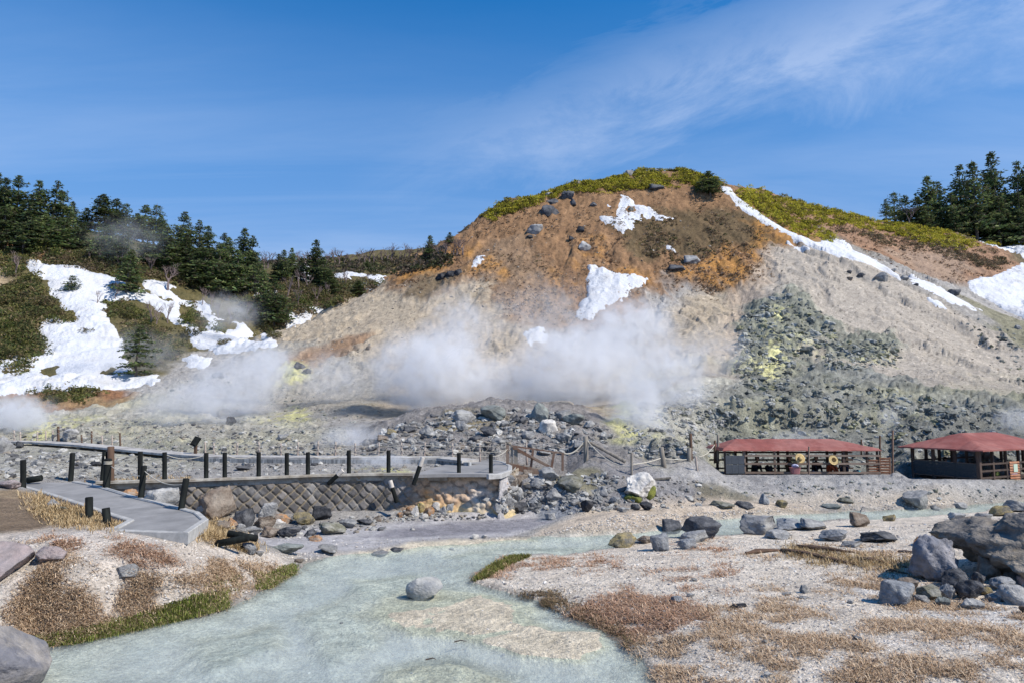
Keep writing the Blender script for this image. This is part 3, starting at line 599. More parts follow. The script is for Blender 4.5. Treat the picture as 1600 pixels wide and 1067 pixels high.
# ------------------------------------------------------------------ the stream
wm, nt, bs = new_mat('milky_water')
dpt = N(nt, 'ShaderNodeAttribute', _attribute_name='Depth')
tcw = N(nt, 'ShaderNodeTexCoord'); mw = N(nt, 'ShaderNodeMapping', Rotation=(0, 0, R(20)), Scale=(1, 1.5, 1)); Lk(nt, tcw.outputs['Object'], mw.inputs[0])
w1 = N(nt, 'ShaderNodeTexNoise', Scale=3.2, Detail=5, Roughness=.62, Distortion=.6); Lk(nt, mw.outputs[0], w1.inputs['Vector'])
w2 = N(nt, 'ShaderNodeTexNoise', Scale=14., Detail=4, Roughness=.65); Lk(nt, mw.outputs[0], w2.inputs['Vector'])
w3 = N(nt, 'ShaderNodeTexNoise', Scale=.9, Detail=6, Roughness=.7, Distortion=1.2); Lk(nt, mw.outputs[0], w3.inputs['Vector'])
cmx = N(nt, 'ShaderNodeMix', _data_type='RGBA'); cmx.inputs[6].default_value = (.63, .70, .71, 1); cmx.inputs[7].default_value = (.50, .555, .57, 1)
mm = N(nt, 'ShaderNodeMapRange', i1=.4, i2=.68); Lk(nt, w3.outputs[0], mm.inputs[0]); Lk(nt, mm.outputs[0], cmx.inputs[0]); Lk(nt, cmx.outputs[2], bs.inputs['Base Color'])
bs.inputs['Roughness'].default_value = .12; bs.inputs['IOR'].default_value = 1.33; bs.inputs['Specular IOR Level'].default_value = .5
bw = N(nt, 'ShaderNodeBump', Strength=.5, Distance=.06); Lk(nt, M(nt, 'ADD', M(nt, 'MULTIPLY', w1.outputs[0], .8), M(nt, 'MULTIPLY', w2.outputs[0], .35)), bw.inputs['Height']); Lk(nt, bw.outputs[0], bs.inputs['Normal'])
tr = N(nt, 'ShaderNodeBsdfTransparent', Color=(.88, .95, .94, 1)); mxw = N(nt, 'ShaderNodeMixShader')
opq = M(nt, 'SUBTRACT', 1., M(nt, 'POWER', 2.718, M(nt, 'MULTIPLY', M(nt, 'MAXIMUM', dpt.outputs['Fac'], 0.), -1.7)))
opq = M(nt, 'ADD', M(nt, 'MULTIPLY', opq, .95), .04, clamp=True)
Lk(nt, opq, mxw.inputs[0]); Lk(nt, tr.outputs[0], mxw.inputs[1]); Lk(nt, bs.outputs[0], mxw.inputs[2]); Lk(nt, mxw.outputs[0], nt.nodes['Material Output'].inputs['Surface'])
okv = (SW > -.45) & (Yg < 60); okf = (okv[:-1, :-1] & okv[:-1, 1:] & okv[1:, 1:] & okv[1:, :-1]).ravel()
Vw = np.stack([Xg, Yg, np.zeros_like(Xg)], -1).reshape(-1, 3)
tag(submesh('stream', okf, Vw, wm, extra={'Depth': (-Zf).ravel()}), 'shallow milky turquoise stream winding to the foreground', 'stream', kind='structure')
wet = (SM > .1) & (Yg < 60)

def ground_z(x, y): return float(at_grid(Zf, x, y))
def on(px, py): 
    p = ray_grid(Zf, px, py); return Vector(p)
# ------------------------------------------------------------------ shape helpers
def icos(sub):
    import bmesh
    bm = bmesh.new(); bmesh.ops.create_icosphere(bm, subdivisions=sub, radius=1)
    v = np.array([x.co[:] for x in bm.verts]); f = np.array([[x.index for x in p.verts] for p in bm.faces]); bm.free(); return v, f
ICO = {k: icos(k) for k in (1, 2, 3, 4, 5)}
def rock_verts(seed, sub=4, cuts=12, bump=.07, flat=.75):
    r = np.random.default_rng(seed); v, f = ICO[sub]; v = v.copy()
    for _ in range(cuts+8):
        n = r.normal(size=3); n /= np.linalg.norm(n); d = r.uniform(.42, .8)
        k = v@n; over = np.maximum(k-d, 0); v -= over[:, None]*n*.97
    s = r.uniform(.8, 1.25, 3); s[2] *= flat; v *= s
    ph = r.uniform(0, 50, 3)
    for fr_, a in ((1.3, .8), (2.9, .55), (6.1, .42), (12., .26), (23., .12)):
        d = perlin(v[:, 0]*fr_+ph[0], v[:, 1]*fr_+v[:, 2]*fr_*.8+ph[1], seed)+perlin(v[:, 2]*fr_+ph[2], v[:, 0]*fr_-v[:, 1]*fr_*.6, seed+3)
        v += v/np.maximum(np.linalg.norm(v, axis=1, keepdims=True), .2)*(d*a*bump)[:, None]
    v /= (v.max(0)-v.min(0))/2; v -= (v.max(0)+v.min(0))/2
    return v, f
class MB:
    """collects shapes for one mesh"""
    def __init__(s): s.v = []; s.q = []; s.n = 0
    def add(s, v, f):
        v = np.asarray(v, float); s.v.append(v)
        for a in f: s.q.append([i+s.n for i in a])
        s.n += len(v); return s
    def box(s, c, size, M3=None, bev=0.):
        hx, hy, hz = [a/2 for a in size]
        if bev:
            b = min(bev, hx*.9, hy*.9, hz*.9); v = []
            for z, k in ((-hz, b), (-hz+b, 0), (hz-b, 0), (hz, b)):
                for x_, y_ in ((-1,-1),(1,-1),(1,1),(-1,1)):
                    v.append((x_*(hx-k), y_*(hy-k), z))
            f = [[3,2,1,0],[12,13,14,15]]
            for l in range(3):
                for k in range(4): f.append([l*4+k, l*4+(k+1)%4, l*4+4+(k+1)%4, l*4+4+k])
        else:
            v = [(x, y, z) for z in (-hz, hz) for x, y in ((-hx,-hy),(hx,-hy),(hx,hy),(-hx,hy))]
            f = [[3,2,1,0],[4,5,6,7],[0,1,5,4],[1,2,6,5],[2,3,7,6],[3,0,4,7]]
        v = np.array(v)
        if M3 is not None: v = v@np.array(M3).T
        return s.add(v+np.array(c), f)
    def bar(s, a, b, w, h=None, bev=.004):
        """squared timber from a to b"""
        a = Vector(a); b = Vector(b); d = b-a; L = d.length; z = d.normalized()
        up = Vector((0, 0, 1)) if abs(z.z) < .9 else Vector((0, 1, 0))
        x = z.cross(up).normalized(); y = x.cross(z)
        Mx = np.array([x, y, z]).T
        return s.box((a+b)/2, (w, h or w, L), Mx, bev)
    def tube(s, pts, r, k=8, cap=True):
        pts = [Vector(p) for p in pts]; rs = r if hasattr(r, '__len__') else [r]*len(pts)
        v = []; f = []; prev = None
        for i, p in enumerate(pts):
            d = (pts[min(i+1, len(pts)-1)]-pts[max(i-1, 0)]).normalized()
            if prev is None:
                up = Vector((0, 0, 1)) if abs(d.z) < .9 else Vector((1, 0, 0)); x = d.cross(up).normalized()
            else: x = (prev - d*prev.dot(d)).normalized()
            prev = x; y = d.cross(x)
            for j in range(k):
                a = 2*math.pi*j/k; v.append(p + (x*math.cos(a)+y*math.sin(a))*rs[i])
        for i in range(len(pts)-1):
            for j in range(k): f.append([i*k+j, i*k+(j+1)%k, (i+1)*k+(j+1)%k, (i+1)*k+j])
        if cap: f.append(list(range(k))[::-1]); f.append([len(pts)*k-k+j for j in range(k)])
        return s.add([tuple(x) for x in v], f)
    def build(s, name, mat, parent=None, smooth=False, link=True):
        me = bpy.data.meshes.new(name); me.from_pydata(np.concatenate(s.v).tolist(), [], s.q); me.update()
        if smooth: me.polygons.foreach_set('use_smooth', [True]*len(me.polygons))
        if mat: me.materials.append(mat)
        o = bpy.data.objects.new(name, me); C.objects.link(o)
        if parent: o.parent = parent
        return o
def empty(name, loc, rz=0, label=None, cat=None, group=None):
    o = bpy.data.objects.new(name, None); C.objects.link(o); o.location = loc; o.rotation_euler = (0, 0, rz); o.empty_display_size = .2
    return tag(o, label, cat, group)
def copy_tree(o, parent=None):
    c = o.copy(); C.objects.link(c); c.parent = parent
    for ch in list(o.children): copy_tree(ch, c)
    return c
def ordn(i): return ['first','second','third','fourth','fifth','sixth','seventh','eighth','ninth','tenth','eleventh','twelfth','thirteenth','fourteenth','fifteenth','sixteenth','seventeenth','eighteenth','nineteenth','twentieth','twenty-first','twenty-second','twenty-third','twenty-fourth','twenty-fifth','twenty-sixth','twenty-seventh','twenty-eighth','twenty-ninth','thirtieth','thirty-first','thirty-second','thirty-third','thirty-fourth','thirty-fifth','thirty-sixth','thirty-seventh','thirty-eighth','thirty-ninth','fortieth','forty-first','forty-second','forty-third','forty-fourth','forty-fifth','forty-sixth'][i]

# ------------------------------------------------------------------ paved path, kerbs, platform
asph = mat_simple('asphalt', (.27, .262, .255), .92, .2, 1.3, .5, 90., color2=(.215, .21, .205), obj_var=0, dist=.006)
conc = mat_simple('kerb_concrete', (.42, .41, .39), .85, .22, 7., .4, 60., color2=(.34, .335, .32), dist=.008)
concd = mat_simple('stained_concrete', (.36, .34, .30), .9, .3, 4., .6, 30., color2=(.24, .21, .17), dist=.015)
pathe = empty('footpath', GP(150, 790), 0); pathe['kind'] = 'structure'; tag(pathe, 'grey paved path with pale kerbs above the left bank', 'path')
def slab(name, pts, mat, parent, th=.14, dz=0.):
    """polygon (world) with thickness; triangulated by bmesh"""
    import bmesh
    bm = bmesh.new(); vs = [bm.verts.new(Vector(p)-Vector(parent.location if parent else (0,0,0))+Vector((0,0,dz))) for p in pts]
    f = bm.faces.new(vs); f.normal_update()
    if f.normal.z < 0: f.normal_flip()
    r = bmesh.ops.extrude_face_region(bm, geom=[f])
    for g in r['geom']:
        if isinstance(g, bmesh.types.BMVert): g.co.z += 0
    for v in vs: v.co.z -= th
    bmesh.ops.recalc_face_normals(bm, faces=bm.faces)
    me = bpy.data.meshes.new(name); bm.to_mesh(me); bm.free(); me.materials.append(mat)
    o = bpy.data.objects.new(name, me); C.objects.link(o)
    if parent: o.parent = parent
    return o
pw = [Vector(GP(a, b)) for a, b in PATH]
slab('paving', pw, asph, pathe, .2, -.012)
def kerb(pts, parent, w=.17, h=.24, top=.03, name='kerb', mat=None):
    pts = [Vector(p) for p in pts]; mb = MB(); off = Vector(parent.location) if parent else Vector((0,0,0))
    L, Rr = [], []
    for i, p in enumerate(pts):
        d = (pts[min(i+1, len(pts)-1)]-pts[max(i-1, 0)]); d.z = 0; d.normalize(); n = Vector((-d.y, d.x, 0))
        L.append(p+n*w/2); Rr.append(p-n*w/2)
    v = []; f = []
    for a, b in zip(L, Rr):
        b_ = .02; d = (b-a).normalized()*b_
        v += [tuple(a-off+Vector((0,0,-h))), tuple(a-off+Vector((0,0,top-b_))), tuple(a+d-off+Vector((0,0,top))), tuple(b-d-off+Vector((0,0,top))), tuple(b-off+Vector((0,0,top-b_))), tuple(b-off+Vector((0,0,-h)))]
    for i in range(len(pts)-1):
        for j in range(5): f.append([i*6+j, i*6+j+1, i*6+j+7, i*6+j+6])
    f.append([0,1,2,3,4,5][::-1]); n = (len(pts)-1)*6; f.append([n+j for j in range(6)])
    mb.add(v, f); o = mb.build(name, mat or conc, parent)
    import bmesh
    bm = bmesh.new(); bm.from_mesh(o.data); bmesh.ops.recalc_face_normals(bm, faces=bm.faces); bm.to_mesh(o.data); bm.free()
    return o
kerb([GP(a, b) for a, b in PATH_L], pathe)
kerb([GP(a, b) for a, b in [(178,829),(249,831),(289,833),(320,812),(307,801),(262,789),(215,778),(168,764),(142,757),(116,752.5)]], pathe)
plate = empty('footpath', G(750, 730, 1.75)); plate['kind'] = 'structure'; tag(plate, 'rounded grey path end above the stone wall by the wooden steps', 'path')
slab('paving', [Vector(G(a, b, 1.75)) for a, b in PLAT], asph, plate, .12)
kerb([G(a, b, 1.75) for a, b in [(760,717.5),(785,721.5),(797,728),(796,735),(780,740.5),(762,741.5)]], plate, .18, .16, .03)

# ------------------------------------------------------------------ retaining wall of diagonal stone
wt = [Vector(G(a, b, 1.72)) for a, b in WALLTOP]
def along(pts, n):
    L = [0]
    for a, b in zip(pts, pts[1:]): L.append(L[-1]+(b-a).length)
    s = np.linspace(0, L[-1], n); return np.array([[np.interp(x, L, [p[i] for p in pts]) for i in range(3)] for x in s]), s
NU, NV = 560, 62
pa, sa = along(wt, NU)
ta = np.gradient(pa, axis=0); ta[:, 2] = 0; ta /= np.linalg.norm(ta, axis=1, keepdims=True); na_ = np.stack([ta[:, 1], -ta[:, 0], 0*ta[:, 0]], 1)   # towards the stream
hh = np.linspace(0, 1, NV)
U, Hh = np.meshgrid(sa, hh); depthw = 1.95*Hh
ph = depthw
u2 = U + .10*fbm(U*1., ph, .6, 4, 301); v2 = ph + .10*fbm(U, ph+9, .6, 4, 302)
ca = (u2+v2)/.44; cb_ = (u2-v2)/.44
ia, ib = np.floor(ca), np.floor(cb_); fa = np.abs(ca-ia-.5)*2; fb = np.abs(cb_-ib-.5)*2
hid = _h(ia, ib, 77)/4294967296.
edge = 1-np.maximum(fa, fb)                                    # 0 at joints
pillow = sstep(.04, .28, edge)
frac = (U-U.min())/(U.max()-U.min())
worn = sstep(.53, .66, frac + .06*fbm(U, ph, 1.2, 3, 303))
d1, d2, di = cells(U*1.1+.1*fbm(U, ph, .4, 3, 333), ph*1.3, .27, 311)
rubble = np.maximum(0, 1-d1*1.25)**.6
disp = (pillow*(.05+.045*hid))*(1-worn) + worn*(rubble*.11*(.3+di) + .16*fbm(U, ph, .8, 5, 305)) + .02*fbm(U, ph, .25, 3, 306) + .32*depthw*.35
bulge = worn*.25*sstep(.4, 1., Hh)
pos = pa[None]*1. + na_[None]*(disp+bulge+.02)[..., None]; pos = pos + 0; pos[..., 2] = pa[None, :, 2]-.06-depthw
st = lerp3((.06,.058,.06), (.20,.185,.175), hid); mo = lerp3((.30,.24,.15), (.15,.14,.13), .5+.5*fbm(U, ph, .8, 3, 307))
cw = st*pillow[..., None] + mo*(1-pillow[..., None])
om = np.clip(.5+.9*fbm(U, ph, 1.3, 4, 308), 0, 1); wc = lerp3((.50,.27,.10), (.50,.47,.43), om)
wc = wc*(1-.45*(d1 > .62)[..., None])
orange_on = sstep(.55, .62, frac)*(1-sstep(.80, .88, frac))
wc = wc*orange_on[..., None] + lerp3((.22,.21,.2), (.43,.41,.38), om)*(1-orange_on[..., None])
lowy = sstep(.45, .8, Hh + .2*fbm(U, ph, .6, 3, 309))*sstep(.58, .66, frac)*(1-sstep(.86, .93, frac)); wc = wc*(1-lowy[..., None]*.7) + np.array((.58,.46,.2))*lowy[..., None]*.7
cw = cw*(1-worn[..., None]) + wc*worn[..., None]
topb = (1-sstep(.03, .16, Hh+.06*fbm(U, ph, .7, 3, 334)))*.75; cw = cw*(1-topb[..., None]) + np.array((.30,.23,.15))*topb[..., None]
whit = sstep(.1, .5, fbm(U, ph, .9, 4, 310))*.45; cw = cw*(1-whit[..., None]) + np.array((.36,.35,.34))*whit[..., None]
cw *= (1+.25*fbm(U, ph, .12, 2, 312))[..., None]
wall_m = mat_simple('stone_masonry', (1,1,1), .9, .18, 14., .5, 40., attr=True, dist=.01)
wmid = wt[4]; walle = empty('retaining_wall', (wmid.x, wmid.y, .2), 0, 'dark diagonal stone wall with pale joints and an orange stained right end', 'wall')
iw = np.arange(NU*NV).reshape(NV, NU); fw = np.stack([iw[:-1, :-1], iw[1:, :-1], iw[1:, 1:], iw[:-1, 1:]], -1).reshape(-1, 4)
np_mesh('masonry', pos.reshape(-1, 3)-np.array(walle.location), fw, wall_m, cw.reshape(-1, 3), parent=walle)
kerb([p + Vector((0, .06, -.04)) for p in wt[:7]], walle, .34, .22, .06, 'coping', concd)
back = [p + Vector((0, .42, 0)) for p in wt]; mbk = MB()
mbk.add([tuple(Vector(p)-Vector(walle.location)+Vector((0,-.3,-.05))) for p in wt]+[tuple(Vector(p)-Vector(walle.location)+Vector((0,.02,-.05))) for p in back]+[tuple(Vector(p)-Vector(walle.location)+Vector((0,.02,-1.9))) for p in back],
        [[i, i+1, i+1+len(wt), i+len(wt)] for i in range(len(wt)-1)]+[[i+len(wt), i+1+len(wt), i+1+2*len(wt), i+2*len(wt)] for i in range(len(wt)-1)]); mbk.build('wall_core', concd, walle)

# raised walkway behind the basin: thin deck on piers at the left, low wall on the right
deckm = mat_simple('weathered_deck', (.46, .44, .41), .85, .2, 5., .4, 30., color2=(.30, .28, .26), dist=.01)
dk = [P(8,688,41.5), P(60,689,40.5), P(130,693,38.5), P(200,700,36.5), P(270,706.5,34.6), P(330,711,33.4), P(400,712,33), P(500,712.5,32.6), P(600,712.5,32.4), P(690,713.5,32.2), P(735,718,31)]
deck = empty('raised_walkway', P(300,715,33.5), 0, 'long thin grey raised walkway running behind the stone basin', 'walkway')
kerb(dk, deck, 1.1, .12, .0, 'deck', deckm)
for p in dk[:6]:
    zg = ground_z(p[0], p[1]-.3); MB().bar((p[0]-deck.location.x, p[1]-.3-deck.location.y, zg-.2-deck.location.z), (p[0]-deck.location.x, p[1]-.3-deck.location.y, p[2]-.12-deck.location.z), .22).build('pier', concd, deck)
bw_m = mat_simple('streaked_concrete', (.14, .145, .15), .9, .35, 5., .6, 12., color2=(.36, .37, .37), streak=(3, 3, .5), dist=.02)
mbw = MB(); ptsb = [Vector(p)-Vector(deck.location)+Vector((0, -.46, -.1)) for p in dk[4:]]
for a, b in zip(ptsb, ptsb[1:]):
    d = (b-a); L = d.length; mid = (a+b)/2; ang_ = math.atan2(d.y, d.x); Mx = Matrix.Rotation(ang_, 3, 'Z')
    mbw.box((mid.x, mid.y, mid.z-.42), (L+.04, .2, .84), Mx, .01)
mbw.build('basin_wall', bw_m, deck)

# ------------------------------------------------------------------ black posts and ropes
blackp = mat_simple('charred_post', (.009, .010, .010), .8, .4, 9., .35, 40., color2=(.018, .021, .019), spec=.12, dist=.006, streak=(1, 1, .25))
pale_end = mat_simple('bleached_post_foot', (.55, .50, .44), .9, .2, 9., .4, 40., dist=.006)
ropem = mat_simple('rope', (.50, .46, .38), .9, .2, 60., .3, 120., dist=.004)
brownw = mat_simple('brown_timber', (.12, .07, .045), .8, .3, 7., .4, 40., color2=(.07, .045, .03), streak=(1, 1, .2), dist=.006)
greyw = mat_simple('weathered_timber', (.27, .24, .20), .85, .3, 7., .4, 40., color2=(.17, .15, .125), streak=(1, 1, .2), dist=.006)
pinkw = mat_simple('pale_stake', (.42, .36, .31), .85, .25, 7., .4, 40., color2=(.33, .25, .21), streak=(1, 1, .2), dist=.006)
def post(px, top, base, Y, label, lean=0, r=.085, mat=None, name='fence_post', cat='post', foot=False, group=None, px_top=None, z0=None):
    b = Vector(P(px, base, Y)); t = Vector(P(px if px_top is None else px_top, top, Y)) + Vector((0, lean, 0))
    L = (t-b).length; r_ = r
    mb = MB(); d = (t-b).normalized(); b0 = b-d*.25
    if foot:
        root = empty(name, b, 0, label, cat, group); f0 = b-d*.05; f1_ = b+d*(L*.28)
        MB().tube([f0-b, f1_-b], r_*1.04, 14).build('bare_foot', pale_end, root)
        MB().tube([f1_-b, t-d*.015-b, t-b], [r_, r_, r_*.85], 14).build('shaft', mat or blackp, root)
        return root, t
    mb.tube([b0-b, b-b, t-d*.015-b, t-b], [r_, r_, r_, r_*.84], 14); o = mb.build(name, mat or blackp); o.location = b
    for p_ in o.data.polygons: p_.use_smooth = len(p_.vertices) == 4
    return tag(o, label, cat, group), t
T_ = {}
g1 = 'black posts along the paved path'; g2 = 'black posts along the top of the stone wall'
Ypath = lambda px, py: GP(px, py)[1]
T_['a'] = post(36,718,766,Ypath(36,764),'upright black post at the far left corner of the paved path',group=g1)[1]
T_['b'] = post(110,707,752,Ypath(110,751),'black post at the far edge of the paved path beside a fallen post',group=g1,px_top=113.5)[1]
T_['c'] = post(160,705,752,G(160,752,1.7)[1],'black post half hidden behind the thick post with rope loops',group=g1,px_top=164)[1]
T_['d'] = post(166,716,761,Ypath(168,762),'thick black post wrapped in pale rope loops at the path bend',group=g1,r=.11,px_top=169)[1]
post(173,697,752,G(173,752,1.7)[1],'tall brown square post rising behind the rope-wrapped black post',mat=brownw,r=.11)
T_['e'] = post(219,705,748,G(219,748,1.7)[1],'brownish black post under the raised walkway at the start of the wall',group=g2)[1]
T_['f'] = post(220,727,777,Ypath(220,778),'leaning black post on the kerb left of the pale boulder',group=g1,px_top=225)[1]
T_['g'] = post(283,747,795,Ypath(283,795),'leaning black post on the kerb nearest the wall end',group=g1,px_top=291)[1]
post(139,776,804,17.6,'short black post stub standing in dry grass by the path',r=.09,group=g1)
post(167,793,812,16.9,'tilted black post stub nearest the kerb corner',r=.09,group=g1,px_top=165)
wallp = [(257,706,749),(322,707,748),(351,706.5,749),(404,706,744),(448,707,745),(481,706,741),(545,703,739),(607,703,738),(717,707,738),(767,709,739)]
wl = ['black wall-top post nearest the path end of the wall','black post left of the close pair on the wall top','longer black post of the close pair, its foot below the coping','black post on the wall top just right of the close pair',
      'black post with a foot below the coping at the wall middle','black wall-top post just left of the fallen post','black post on the wall between the two fallen posts','black post with a yellow band on the wall before the steam',
      'black post at the left of the rounded path end','black post on the rounded path end, nearest the wooden steps']
wtops = []
for (x, t, b), l in zip(wallp, wl):
    Yw = float(wall_front(G(x, b, 1.72)[0]))+.12; wtops.append(post(x, t, b, Yw, l, group=g2, r=.08)[1])
post(534,756,736,G(536,745,1.72)[1]-.25,'fallen black post with a pale foot tipped over the wall, left of the leaning pair',foot=True,group='broken posts at the wall',px_top=512,r=.08)
post(660,757,716,G(655,745,1.72)[1]-.2,'black post with a pale foot leaning to the left across the wall top',foot=True,group='broken posts at the wall',px_top=646,r=.08)
post(610,785,752,G(615,800,.3)[1]-.1,'black post with a pale foot leaning against the stained wall face',foot=True,group='broken posts at the wall',px_top=620,r=.08)
def lying(a, b, z, label, r=.1):
    p0 = Vector(P(a[0], a[1], z)); p1 = Vector(P(b[0], b[1], z+.05)); o = MB().tube([p0-p0, p0.lerp(p1, .98)-p0, p1-p0], [r, r, r*.88], 14).build('fallen_post', blackp); o.location = p0
    for p_ in o.data.polygons: p_.use_smooth = len(p_.vertices) == 4
    tag(o, label, 'post', 'fallen black posts')
lying((356,833), (402,841), 17.6, 'fallen black post lying on top, nearest the mud flat', .085)
lying((338,849), (388,840), 17.1, 'lower fallen black post lying in the dry grass', .085)
lying((43,750), (65,746), 23.8, 'fallen black post lying at the far edge of the paved path', .11)
def rope(a, b, sag, label, r=.014, group='ropes between the black posts', n=14):
    a = Vector(a); b = Vector(b); pts = []
    for i in range(n+1):
        t = i/n; p = a.lerp(b, t); p.z -= sag*4*t*(1-t); pts.append(p-a)
    o = MB().tube(pts, r, 6).build('rope', ropem, smooth=True); o.location = a
    return tag(o, label, 'rope', group)
dn = Vector((0, 0, -.14))
rope(T_['c']+dn, T_['d']+dn+Vector((0,-.1,-.05)), .12, 'pale rope looped between the two posts at the path bend')
rope(T_['d']+dn+Vector((.1,0,-.1)), T_['f']+Vector((0,0,-.3)), .1, 'pale rope dropping from the rope-wrapped post to the leaning post')
rope(T_['f']+dn, T_['g']+dn, .18, 'pale rope sagging between the two leaning kerb posts')
rope(T_['b']+dn, P(72,744,24.5), .1, 'slack pale rope trailing to the ground from the far path post')
for i, l in ((0, 'first'), (2, 'second'), (5, 'third'), (6, 'fourth'), (7, 'fifth')):
    rope(wtops[i]+dn*.5, wtops[i+1]+dn*.5, .16 if i != 5 else .22, f'thin rope on the wall top, {l} span from the left')
rope(wtops[8]+dn*.5, wtops[9]+dn*.5, .04, 'taut rope between the two posts of the rounded path end')
# loops round the thick post
lp = MB(); c0 = T_['d']
for k in range(3): lp.tube([(.115*math.cos(a), .115*math.sin(a), -.1-.035*k+.004*math.sin(a*3)) for a in np.linspace(0, 2*math.pi, 17)], .013, 6)
o = lp.build('rope_coil', ropem, smooth=True); o.location = c0; tag(o, 'pale rope wound three times around the thick black post', 'rope')

# ------------------------------------------------------------------ stakes behind the walkway
stx = [(22,672,688),(32,674,689),(58,674,690),(72,673,691),(82,672,691),(91,666,692),(128,679,695),(143,673,696),(160,680,697),(175,680,699),(188,676,700),
       (321,690,710),(334,692,710),(370,691,710),(405,690,710),(439,692,710),(465,690,710),(496,689,710),(524,690,710),(555,692,710),(591,692,711),(628,691,711),(663,691,711),(707,692,712),(750,693,713),(823,691,716)]
tops = []
for i, (x, t, b) in enumerate(stx):
    Y = 41.5 if x < 50 else float(np.interp(x, [50,200,330,750,823], [42,37.8,34.4,33,33]))
    mt_ = brownw if x in (91, 128, 143, 188) else pinkw
    o, tp = post(x, t, b+3, Y, f'thin wooden stake behind the raised walkway, {ordn(i)} from the left', r=.045 if x != 91 else .07, mat=mt_, name='wooden_stake', cat='stake', group='wooden stakes behind the walkway', px_top=x+random.uniform(-1.2, 1.2)); tops.append(tp)
for s_, e_, l in ((0, 10, 'left run'), (11, 25, 'right run')):
    for hh_, w_ in ((.12, 'upper'), (.38, 'lower')):
        mb = MB(); a0 = tops[s_]
        for a, b in zip(tops[s_:e_], tops[s_+1:e_+1]):
            if (b-a).length < 6: mb.tube([a-a0+Vector((0,-.05,-hh_)), a.lerp(b, .5)-a0+Vector((0,-.05,-hh_-.05)), b-a0+Vector((0,-.05,-hh_))], .012, 5)
        o = mb.build('rope', ropem); o.location = a0; tag(o, f'{w_} guide rope along the {l} of wooden stakes', 'rope', 'guide ropes behind the walkway')
# information board, seen from behind, dark and slanted
sb = empty('notice_board', P(305,709,34.2), 0, 'small dark slanted notice board on a post behind the walkway', 'sign')
MB().bar((0,0,-.3), (0,0,.55), .12).build('post', brownw, sb)
MB().box((0,-.02,.62), (.34,.05,.5), Matrix.Rotation(R(-28), 3, 'X')@Matrix.Rotation(R(20), 3, 'Y'), .01).build('panel', blackp, sb)
MB().box((0,-.06,.665), (.30,.012,.42), Matrix.Rotation(R(-28), 3, 'X')@Matrix.Rotation(R(20), 3, 'Y')).build('board_face', blackp, sb)

# ------------------------------------------------------------------ wooden steps and rail right of the wall
Ys = 31.2
stp = empty('wooden_steps', P(830,738,Ys), 0, 'rusty brown wooden steps with handrail and slanting brace', 'steps')
def L0(px, py, Y=Ys, o=stp): return Vector(P(px, py, Y))-Vector(o.location)
redw = mat_simple('reddish_timber', (.16, .085, .055), .8, .3, 7., .4, 40., color2=(.22, .16, .12), streak=(1, 1, .2), dist=.006)
for x, t, b, w in ((793,695,726,.13),(800,696,728,.1),(806,702,730,.16),(831,702,738,.1),(864,706,730,.1),(879,707,732,.1)):
    MB().bar(L0(x-(3 if x in (831,864) else 0), b+3), L0(x+(2 if x in (831,864) else 0), t), w).build('post', greyw if x in (800, 806) else redw, stp)
MB().bar(L0(798,696), L0(881,708), .09, .07).build('handrail', redw, stp)
MB().bar(L0(801,697,Ys-.12), L0(862,730,Ys-.12), .1, .08).build('brace', redw, stp)
MB().bar(L0(801,700,Ys+.9), L0(856,728,Ys+.9), .09, .08).build('brace', redw, stp)
MB().bar(L0(793,727,Ys-.1), L0(858,741,Ys-.1), .1, .26).build('stringer', redw, stp)
MB().bar(L0(793,725,Ys+1.), L0(858,738,Ys+1.), .1, .26).build('stringer', redw, stp)
for k in range(7):
    x = 795+k*9.6; y = 724.5+k*1.95
    a = L0(x, y, Ys-.1); b = Vector((a.x, a.y+1.1, a.z)); MB().bar(a, b, .24, .05).build('tread', greyw, stp)

# ------------------------------------------------------------------ old posts, poles and ropes on the right of the steps
g3 = 'weathered poles on the rocky ground'
A1 = post(916,681,726,31.5,'thick weathered post leaning left between two thick ropes',r=.11,mat=greyw,name='leaning_post',px_top=913+2,group=g3)[1]
p0 = Vector(P(920,690,31.8)); p1 = Vector(P(977,721,31)); o = MB().tube([Vector((0,0,0)), (p1-p0)], [.06,.08], 10).build('fallen_pole', greyw); o.location = p0; tag(o, 'weathered pole slanting down to the right from the leaning post', 'pole', g3)
A2 = post(987,707,748,30,'thin dark pole standing left of the yellow-edged boulder',r=.05,mat=greyw,name='thin_pole',cat='pole',group=g3)[1]
A3 = post(1037,698,726,31.8,'short thick weathered post leaning left right of the steam column',r=.11,mat=greyw,name='leaning_post',px_top=1033,group=g3)[1]
A4 = post(1080.5,677,728,32.6,'tall dark pole of the pair left of the first shelter',r=.07,mat=brownw,name='thin_pole',cat='pole',group=g3,px_top=1079)[1]
post(1077,699,730,32.5,'short thick dark post beside the tall dark pole',r=.1,mat=greyw,name='short_post',group=g3)
A5 = post(1091,713,748,31.6,'thin pinkish pole leaning left in front of the dark pair',r=.05,mat=pinkw,name='thin_pole',cat='pole',px_top=1087,group=g3)[1]
A6 = post(1117,688,716,37,'thin dark pole left of the shelter roof corner, shorter of two',r=.06,mat=brownw,name='thin_pole',cat='pole',group=g3)[1]
A7 = post(1122,679,717,37.2,'taller thin grey pole behind the left roof corner of the first shelter',r=.06,mat=greyw,name='thin_pole',cat='pole',group=g3)[1]
post(1346,686,705,40.5,'thin dark pole behind the right end of the first shelter roof',r=.05,mat=brownw,name='thin_pole',cat='pole',group=g3)
post(1351,690,706,41,'crooked pale pole leaning behind the first shelter roof',r=.06,mat=pinkw,name='thin_pole',cat='pole',px_top=1347,group=g3)
post(1375,680,742,36.6,'thin dark pole at the right corner of the first shelter',r=.05,mat=brownw,name='thin_pole',cat='pole',group=g3)
